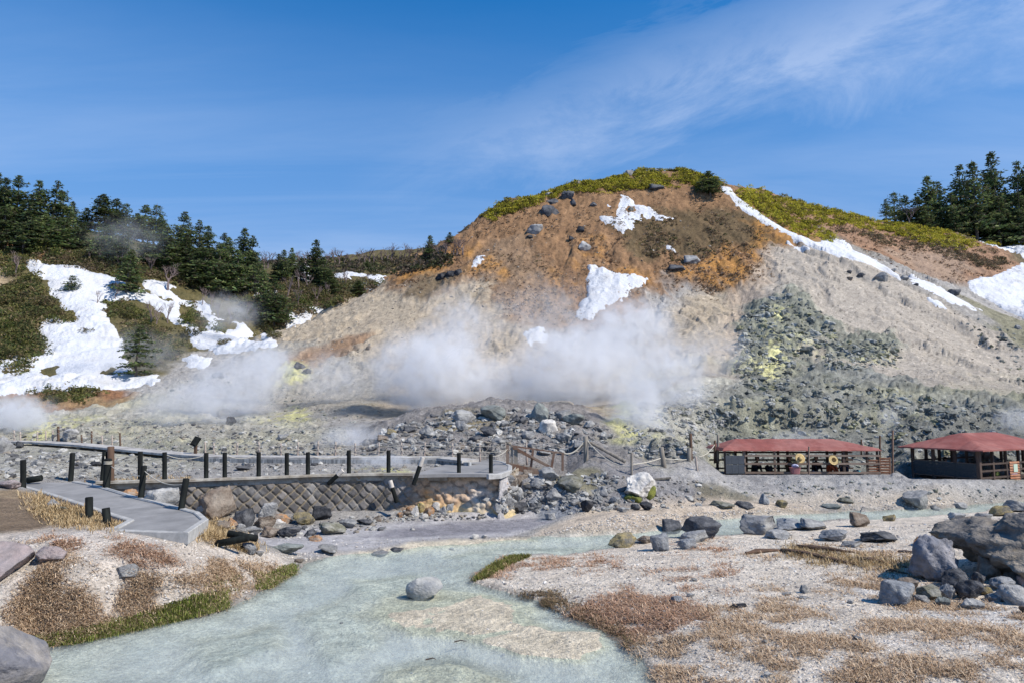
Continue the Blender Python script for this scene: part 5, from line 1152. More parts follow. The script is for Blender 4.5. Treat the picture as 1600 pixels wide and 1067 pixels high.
CL = {
 'by the stream on the left bank': [(77,884,45,28,'pinkish'), (196,911,40,24,'grey'), (320,903,10,6,'white')],
 'beside the paved path': [(12,764,34,14,'pinkish'), (84,792,24,12,'grey'), (96,800,18,9,'olive')],
 'at the wall foot': [(336,812,56,52,'brown'),(319,808,24,20,'pale'),(380,824,34,31,'dark'),(418,811,30,27,'pale'),(413,826,32,20,'brown'),(442,818,30,16,'orange'),(434,824,23,13,'white'),(475,820,33,20,'ochre'),(503,813,31,23,'black'),
    (376,831,18,14,'pale'),(393,834,28,11,'grey'),(422,840,30,17,'brown'),(452,840,36,17,'dark'),(484,838,20,11,'dark'),(518,836,44,20,'olive'),(544,825,28,14,'grey'),(570,820,26,9,'dark'),(590,814,15,9,'brown'),(493,845,25,9,'orange'),(362,822,18,14,'orange'),(350,828,22,14,'brown')],
 'on the mud flat before the wall': [(448,866,50,15,'greenish'),(514,866,34,14,'grey'),(619,862,22,6,'dark'),(594,869,26,6,'grey'),(388,866,24,19,'bluish'),(467,879,16,6,'brown'),(600,826,9,4,'grey'),(645,828,8,4,'white'),(706,860,9,4,'white'),(405,868,14,7,'grey'),(742,842,12,8,'white'),(757,841,9,6,'white')],
 'under the stained wall end': [(640,803,12,13,'orange'),(648,805,14,15,'white'),(658,801,13,17,'yellow'),(670,806,17,14,'orange'),(681,800,13,17,'white'),(692,803,16,12,'pale'),(662,811,14,9,'white'),(704,800,14,15,'pale'),(635,806,12,8,'brown'),(625,808,10,8,'orange')],
 'on the bank right of the wall': [(763,799,26,26,'grey'),(777,787,18,21,'dark'),(813,762,28,22,'brown'),(857,752,34,23,'grey'),(840,765,30,17,'grey'),(797,772,27,15,'pale'),(865,785,27,21,'grey'),(917,801,20,21,'black'),(1010,797,20,14,'black'),(993,797,15,11,'dark'),(892,772,40,26,'olive'),(860,812,20,12,'pale'),(795,755,20,14,'grey'),(812,782,22,14,'pale'),(940,774,24,14,'grey'),(960,788,20,13,'bluish'),(835,790,22,12,'bluish'),(900,790,20,10,'grey'),(973,800,16,8,'pale'),(825,745,18,12,'brown'),(792,802,32,30,'grey'),(806,789,26,26,'pale'),(799,768,22,22,'brown'),(813,802,26,18,'dark'),(780,801,20,14,'pale')],
 'along the crest of the rubble mound': [(726,661,48,22,'grey'),(772,658,43,28,'greenish'),(842,660,30,33,'greenish'),(880,657,30,17,'grey'),(896,664,35,20,'greenish'),(857,678,30,23,'white'),(721,674,20,19,'grey'),(665,679,21,15,'grey'),(818,662,17,11,'dark'),(806,659,15,10,'dark'),(762,681,25,15,'dark'),(640,676,22,12,'dark'),(790,666,16,10,'grey'),(700,665,14,9,'grey'),(825,686,20,13,'grey'),(920,668,20,12,'pale')],
 'on the slope of the rubble mound': [(694,686,14,5,'black'),(742,690,22,9,'dark'),(640,692,18,10,'grey'),(780,694,24,10,'grey'),(830,700,18,10,'pale'),(880,692,26,16,'grey'),(906,700,20,12,'grey'),(668,700,14,7,'dark'),(598,690,18,11,'brown'),(575,694,20,9,'grey'),(850,712,20,9,'grey'),(720,703,16,8,'brown'),(612,680,16,10,'ochre')],
 'by the bend of the stream': [(973,855,48,22,'ochre'),(1008,849,27,12,'brown'),(1031,861,33,29,'bluish'),(1050,835,34,25,'dark'),(1097,841,58,34,'dark'),(1084,848,45,19,'grey'),(1074,858,29,18,'bluish')],
 'across the turquoise side channel': [(1184,835,60,33,'grey'),(1232,828,52,17,'bluish'),(1270,828,46,17,'grey'),(1215,842,40,13,'pale'),(1343,823,36,24,'brown'),(1390,814,23,10,'ochre'),(1303,846,46,19,'bluish'),(1370,848,60,16,'dark'),(1331,855,32,9,'grey'),(1440,853,27,15,'orange'),(1462,797,17,7,'grey'),(1195,788,16,18,'bluish'),(1222,793,18,12,'ochre'),(1300,795,28,8,'greenish'),(1128,794,40,9,'olive'),(1165,795,30,10,'dark'),(1320,786,24,8,'olive'),(1500,795,22,9,'pale')],
 'scattered on the white gravel': [(1257,927,13,13,'grey'),(1057,941,20,9,'bluish'),(1154,951,27,7,'black'),(1079,932,12,5,'pale'),(1230,930,16,4,'pale'),(1340,1000,14,6,'bluish'),(1195,1005,10,5,'grey'),(1200,1058,14,8,'white'),(1085,908,9,5,'grey'),(1330,943,12,7,'white'),(1255,935,18,3,'grey')],
 'piled by the big dark rock': [(1402,947,56,40,'bluish'),(1418,922,32,18,'brown'),(1450,940,40,24,'olive'),(1481,937,26,25,'grey'),(1514,938,43,33,'dark'),(1493,920,50,29,'dark'),(1444,943,26,11,'grey'),(1472,948,22,15,'greenish'),(1517,952,30,15,'pale'),(1546,907,34,37,'brown'),(1571,899,28,27,'yellow'),(1593,894,24,34,'grey'),(1568,922,52,21,'bluish'),(1586,905,38,16,'pale'),(1590,946,50,28,'pale'),(1598,915,20,18,'pinkish'),(1540,930,22,14,'ochre'),(1555,940,30,12,'grey'),(1620,935,40,28,'grey'),(1530,912,22,18,'dark'),(1385,935,22,12,'pale'),(1610,960,30,12,'brown')],
 'lying on top of the big dark rock': [(1515,820,34,14,'brown'),(1495,812,24,12,'pale'),(1560,806,34,17,'ochre'),(1590,800,40,18,'grey'),(1537,812,24,11,'grey')],
 'near the hilltop on brown grass': [(859,338,33,20,'dark'),(862,319,28,11,'dark'),(886,313,22,17,'dark'),(894,322,14,12,'dark'),(835,367,27,18,'grey'),(907,364,15,11,'black'),(893,377,10,9,'black'),(912,393,22,17,'pale'),(1026,299,30,14,'dark'),(927,324,13,9,'dark'),(858,306,12,7,'grey'),(983,276,15,13,'grey'),(1019,270,24,9,'grey'),(828,375,12,8,'black'),(985,331,12,8,'olive'),(905,290,8,8,'brown')],
 'on the lower flanks of the hill': [(1081,414,27,18,'grey'),(1058,426,30,14,'dark'),(690,438,18,13,'black'),(704,434,16,12,'black'),(716,431,13,11,'black'),(1345,435,15,9,'dark'),(1378,441,24,17,'grey'),(1327,428,8,6,'dark'),(1328,439,10,7,'brown'),(1491,463,22,12,'dark'),(467,576,20,11,'dark'),(480,584,14,9,'dark'),(575,547,9,7,'brown'),(1396,425,10,6,'grey'),(1412,438,14,9,'grey'),(1432,447,9,5,'dark'),(1591,515,12,8,'grey')],
 'in the steaming crust at the left': [(339,591,19,10,'dark'),(345,654,25,16,'grey'),(360,662,16,12,'black'),(108,688,27,19,'pale'),(4,708,30,28,'grey'),(30,700,14,12,'dark'),(440,688,18,10,'grey'),(500,702,20,13,'grey'),(530,698,16,10,'pale'),(380,735,24,8,'dark'),(235,740,14,8,'grey'),(150,728,18,8,'black'),(60,728,20,12,'grey')],
}
for cl_, L in CL.items():
    L = sorted(L)
    for i, (px, base, w, h, m) in enumerate(L):
        size = 'large ' if w > 44 else 'small ' if w < 16 else ''
        art = {'pale':'pale','white':'whitish','orange':'orange','ochre':'ochre','yellow':'yellow-crusted','greenish':'grey-green','bluish':'blue-grey','dark':'dark grey','olive':'olive'}.get(m, m)
        boulder(px, base, w, h, m, f'{size}{art} rock {cl_}, {ordn(i)} from the left', 'rocks '+cl_, name='boulder' if w > 24 else 'rock')
# the named ones
def rock_at(px, py, Y, w, h, m, label, k):
    o = bpy.data.objects.new('boulder', rock_mesh(k, m)); C.objects.link(o); o.location = P(px, py, Y); o.scale = (w*Y/2134, w*Y/2400, h*Y/2134); o.rotation_euler = (0, .1, .4); tag(o, label, 'rock')
rock_at(253, 778, 20.7, 52, 36, 'pale', 'pale mottled boulder right of the kerb, between two leaning black posts', 3)
rock_at(201, 771, 22.6, 28, 16, 'orange', 'orange rock between the paved path and the start of the wall', 5)
rock_at(233, 772, 22.4, 20, 14, 'grey', 'small grey rock just left of the pale mottled boulder', 7)
def special(seed, cuts, bump, flat, m, sub=5):
    v, f = rock_verts(seed, sub, cuts, bump, flat); return np_mesh('boulder', v, f, RM[m], link=False)
bl = mat_simple('two_tone_rock', (.30,.275,.25), .9, .3, 2.2, .9, 6., color2=(.15,.15,.165), spec=.15, dist=.05)
RM['two'] = bl; RM['bigbrown'] = mat_simple('big_brown_rock', (.19,.175,.16), .95, .4, 2.2, 1., 4.5, color2=(.30,.26,.21), spec=.1, dist=.22); RM['bigblue'] = mat_simple('big_blue_rock', (.17,.175,.20), .92, .3, 2., 1., 5., color2=(.28,.27,.28), spec=.15, dist=.08)
boulder(-2,1092,138,104,'two','rounded brown and blue-grey boulder cut by the bottom left corner',None,me=special(31,-4,.035,.95,'two'),dep=1.3)
boulder(-8,922,92,64,'pinkish','pale smooth boulder cut by the left edge above the stream',None,me=special(33,-3,.035,.9,'pinkish'),dep=1.2)
RM['streamrock'] = mat_simple('stream_rock', (.42,.41,.38), .9, .22, 2.2, .7, 7., color2=(.27,.275,.28), spec=.15, dist=.05)
boulder(663,938,58,34,'streamrock','single pale grey boulder standing in the middle of the stream',None,me=special(37,-2,.04,.9,'streamrock'),dep=.62,sink=.05)
boulder(1432,798,41,30,'grey','grey wedge-shaped boulder before the second shelter',None,me=special(41,10,.06,.9,'grey'))
boulder(1002,783,54,44,'white','whitish boulder with yellow-green moss on its lower edge',None,me=special(43,9,.1,.9,'white'))
boulder(1457,909,82,74,'bigblue','big blue-grey holed rock leaning against the big dark rock',None,me=special(47,9,.11,.9,'bigblue'),dep=1.4)
boulder(1582,912,214,112,'bigbrown','big dark brown weathered rock cut by the right edge',None,me=special(53,12,.13,.8,'bigbrown'),dep=2.6)
mossm = mat_simple('yellow_moss', (.20,.21,.045), .95, .3, 12., .8, 30., color2=(.12,.13,.04), dist=.03)
p = on(1012, 778); v, f = rock_verts(61, 3, 2, .2, .6)
o = np_mesh('moss', v*np.array((.42,.3,.34)), f, mossm); o.location = (p.x, p.y+.15, p.z+.22); o.rotation_euler = (0, R(-40), 0); tag(o, 'bright yellow-green moss on the whitish boulder', 'moss', kind='stuff')
p = on(990, 784); v, f = rock_verts(62, 3, 2, .2, .6)
o = np_mesh('moss', v*np.array((.36,.25,.22)), f, mossm); o.location = (p.x, p.y+.1, p.z+.1); tag(o, 'dark yellow moss at the lower left of the whitish boulder', 'moss', kind='stuff')

# ------------------------------------------------------------------ uncountable stones: merged sheets
def in_poly(poly, n, r):
    poly = np.array(poly, float); lo = poly.min(0); hi = poly.max(0); out = []
    while len(out) < n:
        c = r.uniform(lo, hi, (n*2, 2)); x, y = c.T; ins = np.zeros(len(c), bool)
        for (ax, ay), (bx, by) in zip(poly, np.roll(poly, -1, 0)):
            if ay == by: continue
            ins ^= ((ay > y) != (by > y)) & (x < (bx-ax)*(y-ay)/(by-ay)+ax)
        out += c[ins].tolist()
    return out[:n]
_pc = {}
def drop(pts):
    """many sight-line points -> ground points (vectorised by columns)"""
    out = []
    for px, py in pts: out.append(ray_grid(Zf, px, py))
    return np.array(out)
def merged(name, protos, pos, scl, rots, cols, mat, label, cat, kind='stuff', smooth=False):
    Vs, Fs, Cs, n = [], [], [], 0
    which = rng.integers(0, len(protos), len(pos))
    for k, (v, f) in enumerate(protos):
        s = np.where(which == k)[0]
        if not len(s): continue
        ca, sa = np.cos(rots[s]), np.sin(rots[s]); vv = v[None]*scl[s][:, None, :]
        x = vv[..., 0]*ca[:, None]-vv[..., 1]*sa[:, None]; y = vv[..., 0]*sa[:, None]+vv[..., 1]*ca[:, None]
        P_ = np.stack([x, y, vv[..., 2]], -1)+pos[s][:, None, :]
        F_ = f[None]+(np.arange(len(s))*len(v))[:, None, None]+n
        Vs.append(P_.reshape(-1, 3)); Fs.append(F_.reshape(-1, f.shape[1])); Cs.append(np.repeat(cols[s], len(v), 0)); n += len(s)*len(v)
    return tag(np_mesh(name, np.concatenate(Vs), np.concatenate(Fs), mat, np.concatenate(Cs), smooth=smooth), label, cat, kind=kind)
stone_m = mat_simple('loose_stone', (1,1,1), .92, .28, 4., .8, 14., attr=True, dist=.03, spec=.15)
SP2 = [rock_verts(200+i, 2, 4, .16, .75) for i in range(8)]; SP1 = [rock_verts(220+i, 1, 0, .14, .7) for i in range(6)]
def stones(name, areas, protos, label, pal, flat=.8):
    pos, scl, cols = [], [], []
    for poly, n, w0, w1 in areas:
        pts = in_poly(poly, n, rng); g = drop(pts); u = rng.random(n)**4.2; w = (w0 + (w1-w0)*u)
        if (w1 < 3 and poly[0][1] > 700) or True:
            wm_ = w*g[:, 1]/1067
        g[:, 2] += wm_*np.where(wm_ > .12, -.02, .08); pos.append(g); scl.append(np.stack([wm_/2*rng.uniform(.8,1.2,n), wm_/2*rng.uniform(.8,1.2,n), wm_/2*flat*rng.uniform(.7,1.1,n)], 1))
        cols.append(np.array(pal)[rng.integers(0, len(pal), n)]*rng.uniform(.8, 1.2, (n, 1)))
    pos = np.concatenate(pos); scl = np.concatenate(scl); cols = np.concatenate(cols)
    wet_ = at_grid(SW.astype(float), pos[:, 0], pos[:, 1]); path_ = np.maximum(at_grid(SPA, pos[:, 0], pos[:, 1]), at_grid(SPL, pos[:, 0], pos[:, 1]))
    ok = ((wet_ < -.02) | (rng.random(len(pos)) < .10) & (name == 'gravel')) & (path_ < -.05)
    return merged(name, protos, pos[ok], scl[ok], rng.random(ok.sum())*6.28, cols[ok], stone_m, label, 'stones')
GREYS = [(.13,.13,.13),(.22,.215,.21),(.30,.295,.28),(.38,.37,.345),(.09,.09,.095),(.25,.22,.18)]
stones('rubble', [([(560,705),(600,668),(680,648),(780,638),(900,645),(950,668),(930,705),(800,712)], 1000, 2, 14), ([(790,745),(860,738),(1000,745),(1100,750),(1100,790),(1020,797),(900,803),(760,800),(775,760)], 650, 2, 14),
    ([(200,700),(560,690),(700,712),(700,735),(200,748)], 1100, 2, 12), ([(0,700),(200,712),(200,748),(0,750)], 450, 3, 14), ([(0,665),(200,655),(560,680),(500,705),(200,695),(0,685)], 700, 2, 9),
    ([(310,800),(400,812),(600,806),(600,828),(470,842),(370,838)], 330, 3, 13), ([(600,803),(760,800),(760,812),(600,815)], 160, 3, 9), ([(620,785),(760,785),(760,802),(620,806)], 120, 4, 12)],
    SP2, 'loose grey rubble covering the mound and the banks round the wall', GREYS)
DARKS = [(.13,.14,.13),(.19,.20,.185),(.27,.28,.26),(.35,.35,.33),(.24,.235,.18)]
stones('rubble', [([(1090,650),(1180,610),(1300,590),(1440,620),(1600,640),(1600,740),(1400,730),(1100,730)], 900, 1.5, 10), ([(1150,500),(1200,475),(1300,510),(1320,545),(1230,600),(1150,600)], 350, 1.5, 8),
    ([(1290,550),(1400,535),(1400,575),(1300,578)], 260, 1.5, 8), ([(970,650),(1100,600),(1150,650),(1080,720),(980,715)], 600, 2, 10), ([(250,600),(340,585),(450,600),(560,650),(560,690),(300,660)], 420, 1.5, 7), ([(1080,752),(1400,752),(1600,760),(1600,782),(1300,776),(1100,775)], 260, 1.5, 8)],
    SP2, 'dark greenish crusted rubble at the foot of the hill', DARKS)
def crags(areas, pal, label):
    global stones_sink
    pos, scl, cols = [], [], []
    for poly, n, w0, w1 in areas:
        g = drop(in_poly(poly, n, rng)); w = (w0+(w1-w0)*rng.random(n)**2)*g[:, 1]/1067
        g[:, 2] -= w*.12; g[:, 1] += w*.2; pos.append(g); scl.append(np.stack([w/2*rng.uniform(.8,1.3,n), w/2*rng.uniform(.7,1.1,n), w/2*rng.uniform(.6,1.,n)], 1)); cols.append(np.array(pal)[rng.integers(0, len(pal), n)]*rng.uniform(.85, 1.15, (n, 1)))
    pos = np.concatenate(pos); merged('rubble', CR, pos, np.concatenate(scl), rng.random(len(pos))*6.28, np.concatenate(cols), crag_m, label, 'crags')
crag_m = mat_simple('crusted_crag', (1,1,1), .95, .4, 1.6, 1., 4., attr=True, dist=.12, spec=.1)
CR = [rock_verts(300+i, 3, 2, .3, .9) for i in range(8)]
crags([([(1150,500),(1195,472),(1250,458),(1300,505),(1320,540),(1260,550),(1230,610),(1150,610)], 330, 6, 22), ([(1285,560),(1320,535),(1400,532),(1408,565),(1300,580)], 120, 6, 20), ([(1090,650),(1180,605),(1300,590),(1440,618),(1600,640),(1600,735),(1400,725),(1110,725)], 650, 5, 20),
       ([(1480,480),(1600,525),(1600,600),(1500,500)], 60, 4, 12)], [(.14,.15,.138),(.20,.21,.19),(.29,.295,.275),(.33,.33,.30),(.25,.245,.16),(.10,.108,.10)], 'craggy dark grey-green crusted rock on the right slope')
crags([([(560,700),(610,668),(690,648),(780,640),(900,650),(960,675),(940,705),(800,708)], 330, 6, 22), ([(800,745),(940,740),(1000,750),(1000,795),(900,802),(770,796)], 220, 6, 22), ([(970,650),(1100,605),(1150,650),(1080,715),(985,712)], 160, 6, 20), ([(0,700),(200,708),(220,745),(0,750)], 90, 6, 20)],
      [(.20,.20,.195),(.28,.28,.27),(.36,.355,.34),(.42,.41,.385),(.15,.15,.15)], 'craggy ash grey rock of the mound and the basin')
stones('rubble', [([(640,440),(760,350),(1000,300),(1200,400),(1150,470),(900,500),(750,460)], 700, .8, 4), ([(450,520),(640,440),(820,480),(850,580),(560,640),(430,580)], 900, .8, 4), ([(1200,400),(1330,410),(1500,510),(1600,580),(1600,620),(1300,580)], 500, .8, 3.5)],
    SP1, 'small stones scattered over the hillside', [(.14,.13,.12),(.24,.21,.18),(.40,.36,.31)])
PALES = [(.52,.48,.43),(.60,.57,.53),(.44,.40,.36),(.34,.32,.30),(.56,.50,.43),(.24,.22,.21)]
stones('gravel', [([(760,900),(960,860),(1160,840),(1600,805),(1600,1067),(1030,1067),(980,995),(860,945)], 11000, 1., 5.5), ([(0,840),(250,825),(460,885),(350,945),(100,1000),(0,1000)], 4200, 1., 5),
    ([(840,835),(960,805),(1250,793),(1180,808),(1000,832)], 2000, 1.2, 4.5), ([(390,862),(560,862),(640,852),(480,878)], 300, 1.5, 5), ([(480,845),(800,838),(600,860)], 160, 1.5, 5), ([(500,900),(900,900),(980,1060),(400,1060)], 1500, 1.2, 6), ([(1200,782),(1600,780),(1600,795),(1250,797)], 500, 1.5, 5)],
    SP1, 'white and beige gravel on the banks and bars of the stream', PALES, .7)

# ------------------------------------------------------------------ grass
def blades(name, areas, mat, label, kindc):
    Vs, Fs, Cs, n = [], [], [], 0
    for poly, cnt, L0_, L1_, lie, pal, thr in areas:
        pts = in_poly(poly, cnt, rng)
        if thr > -5: pts = (np.array(pts)+rng.normal(0, 1, (cnt, 2))*np.array((11, 4.5))).tolist()
        g = drop(pts); m_ = fbm(g[:, 0], g[:, 1], .7, 4, 401) + .5*fbm(g[:, 0], g[:, 1], 2.2, 3, 402)
        ok = (sstep(thr-.12, thr+.3, m_) > rng.random(len(g))*.9) & (at_grid(SW, g[:, 0], g[:, 1]) < .12) & (at_grid(SPA, g[:, 0], g[:, 1]) < -.08); g = g[ok]
        for b in range(5):
            N_ = len(g); a = rng.random(N_)*6.28; L_ = rng.uniform(L0_, L1_, N_); el = np.clip(rng.normal(lie, .3, N_), .05, 1.5)
            w_ = rng.uniform(.0035, .0065, N_)*np.clip(g[:, 1]/12, 1, 3)
            base = g + np.stack([rng.normal(0,.05,N_), rng.normal(0,.05,N_), np.full(N_, -.005)], 1)
            d = np.stack([np.cos(a)*np.cos(el), np.sin(a)*np.cos(el), np.sin(el)], 1); s_ = np.stack([-np.sin(a), np.cos(a), np.zeros(N_)], 1)
            mid = base + d*(L_*.55)[:, None]; d2 = d.copy(); d2[:, 2] -= .5; tip = mid + d2*(L_*.5)[:, None]
            v = np.stack([base-s_*w_[:, None], base+s_*w_[:, None], mid+s_*w_[:, None]*.8, mid-s_*w_[:, None]*.8, tip], 1)
            i0 = n+np.arange(N_)[:, None]*5
            Fs.append(np.concatenate([i0+np.array([[0,1,2]]), i0+np.array([[0,2,3]]), i0+np.array([[3,2,4]])])); Vs.append(v.reshape(-1, 3)); n += N_*5
            Cs.append(np.repeat(np.array(pal)[rng.integers(0, len(pal), N_)]*rng.uniform(.75, 1.25, (N_, 1)), 5, 0))
    return tag(np_mesh(name, np.concatenate(Vs), np.concatenate(Fs), mat, np.concatenate(Cs), smooth=False), label, 'grass', kind='stuff')
grassm, nt, bs = new_mat('grass_blades'); at = N(nt, 'ShaderNodeAttribute', _attribute_name='Col'); Lk(nt, at.outputs['Color'], bs.inputs['Base Color']); bs.inputs['Roughness'].default_value = .8; bs.inputs['Specular IOR Level'].default_value = .1
DRY = [(.50,.36,.23),(.40,.27,.17),(.62,.48,.33),(.29,.19,.12),(.54,.40,.27)]
RED = [(.46,.29,.19),(.36,.21,.14),(.56,.39,.27),(.27,.16,.10)]
DKG = [(.14,.10,.06),(.22,.15,.09),(.10,.08,.04),(.28,.2,.12)]
A = []
for poly, n, pal, thr in (
  ([(742,905),(775,872),(830,868),(960,868),(975,885),(900,892),(830,890),(775,908)], 1500, RED, -.25), ([(1000,885),(1160,880),(1155,905),(1050,908)], 600, RED, -.1),
  ([(815,928),(880,925),(880,955),(840,945)], 600, DKG, -.4), ([(885,962),(945,930),(1010,925),(1095,945),(1110,972),(1000,990),(980,1010),(930,980)], 3200, RED, -.4), ([(880,940),(980,990),(1000,1010),(985,1010),(930,985)], 900, DKG, -.5),
  ([(1085,948),(1180,935),(1300,945),(1300,975),(1180,985),(1090,975)], 2200, DRY, -.25), ([(1000,1000),(1100,975),(1320,995),(1400,1020),(1420,1067),(1025,1067),(985,1015)], 6000, DRY, -.22),
  ([(1130,870),(1290,855),(1430,862),(1420,895),(1250,885)], 1300, DRY, -.05), ([(1290,905),(1360,895),(1420,955),(1480,950),(1620,955),(1620,972),(1500,955),(1370,935)], 2000, DRY, -.25),
  ([(1350,960),(1500,975),(1620,985),(1620,1012),(1500,1000),(1360,985)], 1700, DRY, -.25), ([(1400,1025),(1500,1018),(1620,1020),(1620,1067),(1430,1067)], 2200, DRY, -.25),
  ([(1250,845),(1420,852),(1430,880),(1330,885),(1240,870)], 1100, DRY, -.2), ([(1380,900),(1440,915),(1600,950),(1600,962),(1420,955),(1370,930)], 1400, DRY, -.3), ([(1060,850),(1140,845),(1150,862),(1050,866)], 500, RED, -.1),
  ([(900,890),(1380,890),(1600,1050),(1050,1050)], 2600, DRY, .12), ([(960,920),(1100,905),(1150,925),(1050,935)], 500, RED, -.15), ([(1150,925),(1290,915),(1290,935),(1180,940)], 500, DRY, 0)):
    A.append((poly, int(n*1.2), .06, .2, .3, pal, thr+.16))
for poly, n, pal, thr in (([(30,850),(75,845),(150,888),(300,900),(345,880),(400,900),(355,945),(260,965),(100,1000),(30,1000),(0,960),(40,910)], 7000, DRY, -.22), ([(160,838),(230,848),(285,882),(200,885)], 900, RED, -.2),
  ([(305,872),(400,878),(455,893),(400,925),(330,905)], 1600, DRY, -.35), ([(75,835),(120,845),(110,860),(70,850)], 300, RED, -.2), ([(0,985),(40,960),(100,975),(110,1002),(50,1010),(0,990)], 700, DRY, 0)):
    A.append((poly, int(n*1.4), .05, .17, .35, pal, thr+.1))
for poly, n in (([(1225,852),(1345,870),(1430,880),(1425,893),(1330,885),(1225,868)], 500), ([(255,828),(320,812),(360,838),(400,855),(390,862),(340,845)], 900), ([(85,795),(140,798),(195,808),(185,828),(105,818)], 900), ([(45,765),(80,785),(130,805),(100,820),(60,800)], 500), ([(150,757),(210,753),(300,752),(300,757),(220,768)], 500)):
    A.append((poly, int(n*1.3), .12, .28, .8, [(.42,.31,.17),(.5,.38,.22),(.3,.2,.1)], -.4))
blades('dry_grass', A, grassm, 'matted tan and reddish dry grass on the white gravel banks', 0)
GR = [(.13,.17,.035),(.20,.23,.05),(.09,.115,.025),(.28,.25,.10),(.34,.27,.15)]
blades('green_grass', [([(38,1012),(45,998),(200,966),(300,932),(348,925),(358,950),(258,976),(120,1006)], 5200, .04, .15, .95, GR, -9), ([(400,920),(412,900),(440,886),(462,882),(460,897),(420,920)], 1200, .04, .13, .95, GR, -9),
    ([(420,905),(350,925),(330,910),(400,890)], 500, .06, .12, .9, GR, -.1), ([(738,908),(770,882),(800,868),(830,868),(800,880),(770,900)], 1000, .08, .16, .9, [(.13,.14,.03),(.25,.2,.08),(.1,.12,.03)], -9)], grassm, 'bright green grass along the water edge', 0)

# ------------------------------------------------------------------ leaves, bushes, trees
def leafmat(name, rough=.75):
    mt, nt, bs = new_mat(name); at = N(nt, 'ShaderNodeAttribute', _attribute_name='Col'); oi = N(nt, 'ShaderNodeObjectInfo')
    mr = N(nt, 'ShaderNodeMapRange', i3=.75, i4=1.5); Lk(nt, oi.outputs['Random'], mr.inputs[0]); vm = N(nt, 'ShaderNodeVectorMath', _operation='SCALE'); Lk(nt, at.outputs['Color'], vm.inputs[0]); Lk(nt, mr.outputs[0], vm.inputs['Scale'])
    Lk(nt, vm.outputs[0], bs.inputs['Base Color']); bs.inputs['Roughness'].default_value = rough; bs.inputs['Specular IOR Level'].default_value = .2
    tl = N(nt, 'ShaderNodeBsdfTranslucent'); Lk(nt, vm.outputs[0], tl.inputs[0]); mx = N(nt, 'ShaderNodeMixShader', i0=.35); Lk(nt, bs.outputs[0], mx.inputs[1]); Lk(nt, tl.outputs[0], mx.inputs[2]); Lk(nt, mx.outputs[0], nt.nodes['Material Output'].inputs['Surface'])
    return mt
leaf = leafmat('foliage')
def leaf_quads(cent, size, r, flatten=1.):
    n = len(cent); a = r.normal(size=(n, 3)); a[:, 2] *= flatten; a /= np.linalg.norm(a, axis=1, keepdims=True); b = r.normal(size=(n, 3)); b[:, 2] *= flatten; b -= a*(a*b).sum(1, keepdims=True); b /= np.linalg.norm(b, axis=1, keepdims=True)
    s = (size*r.uniform(.6, 1.3, n))[:, None]; v = np.stack([cent-a*s, cent-b*s*.45, cent+a*s, cent+b*s*.45], 1); return v.reshape(-1, 3), np.arange(n*4).reshape(-1, 4)
def cover(name, areas, label, cat, kind='stuff'):
    Vs, Fs, Cs, n = [], [], [], 0
    for poly, cnt, rad, nl, ls, pal, thr in areas:
        pts = in_poly(poly, cnt, rng)
        pts = (np.array(pts)+rng.normal(0, 1, (cnt, 2))*(np.array((9, 5)) if rad < .5 else np.array((5, 2.6)))).tolist()
        g = drop(pts); m_ = fbm(g[:, 0], g[:, 1], 5., 5, 501); kp = sstep(thr-.1, thr+.35, m_) > rng.random(len(g)); g = g[kp]; m_ = m_[kp]
        bs_ = rng.uniform(.6, 1.3, len(g))*rad
        d = rng.normal(size=(len(g), nl, 3)); d /= np.linalg.norm(d, axis=2, keepdims=True); d[..., 2] = np.abs(d[..., 2])*.85
        c = g[:, None, :] + d*(bs_[:, None]*rng.uniform(.55, 1.05, (len(g), nl)))[..., None]
        v, f = leaf_quads(c.reshape(-1, 3), ls, rng); cc = np.array(pal)[rng.integers(0, len(pal), len(g))]*rng.uniform(.7, 1.3, (len(g), 1))*(1+.35*m_[:, None])
        cc = np.repeat(cc, nl, 0)*rng.uniform(.75, 1.25, (len(g)*nl, 1)); Vs.append(v); Fs.append(f+n); Cs.append(np.repeat(cc, 4, 0)); n += len(v)
    return tag(np_mesh(name, np.concatenate(Vs), np.concatenate(Fs), leaf, np.concatenate(Cs), smooth=False), label, cat, kind=kind)
LIME = [(.34,.32,.03),(.42,.38,.04),(.24,.22,.03),(.13,.11,.025),(.46,.40,.06)]
cover('creeping_scrub', [([(755,337),(800,312),(880,290),(950,271),(1000,264),(1060,262),(1100,268),(1128,290),(1100,296),(1040,292),(960,300),(900,300),(850,315),(800,332),(770,345)], 1500, .6, 40, .15, LIME, -.35)],
      'lime green creeping scrub over the top of the hill', 'scrub')
cover('creeping_scrub', [([(1146,297),(1200,300),(1260,318),(1330,336),(1400,348),(1440,360),(1400,366),(1320,352),(1290,350),(1305,378),(1260,368),(1200,340),(1160,318)], 1400, .62, 40, .15, LIME, -.35),
      ([(1380,345),(1440,352),(1500,364),(1530,385),(1500,388),(1440,378),(1380,362)], 600, .6, 36, .16, LIME, -.3), ([(1545,353),(1600,352),(1640,360),(1600,374),(1555,370)], 260, .8, 40, .18, LIME, -.9)], 'lime green creeping scrub along the right ridge', 'scrub')
OLV = [(.085,.09,.032),(.13,.11,.045),(.17,.13,.07),(.065,.08,.028),(.12,.12,.035)]
BRN = [(.15,.105,.065),(.19,.14,.09),(.11,.085,.05),(.12,.11,.055)]
cover('undergrowth', [([(960,345),(1050,335),(1180,345),(1200,380),(1080,405),(1000,420),(980,385)], 650, .4, 22, .13, BRN+[(.07,.07,.025)], -.1), ([(1300,355),(1480,380),(1570,398),(1580,415),(1540,425),(1480,400),(1330,372)], 650, .5, 24, .15, BRN, -.2),
      ([(780,400),(1000,330),(1150,310),(1150,330),(980,330),(860,430)], 220, .35, 16, .12, BRN, .05)], 'brown heath on the upper hill', 'heath')
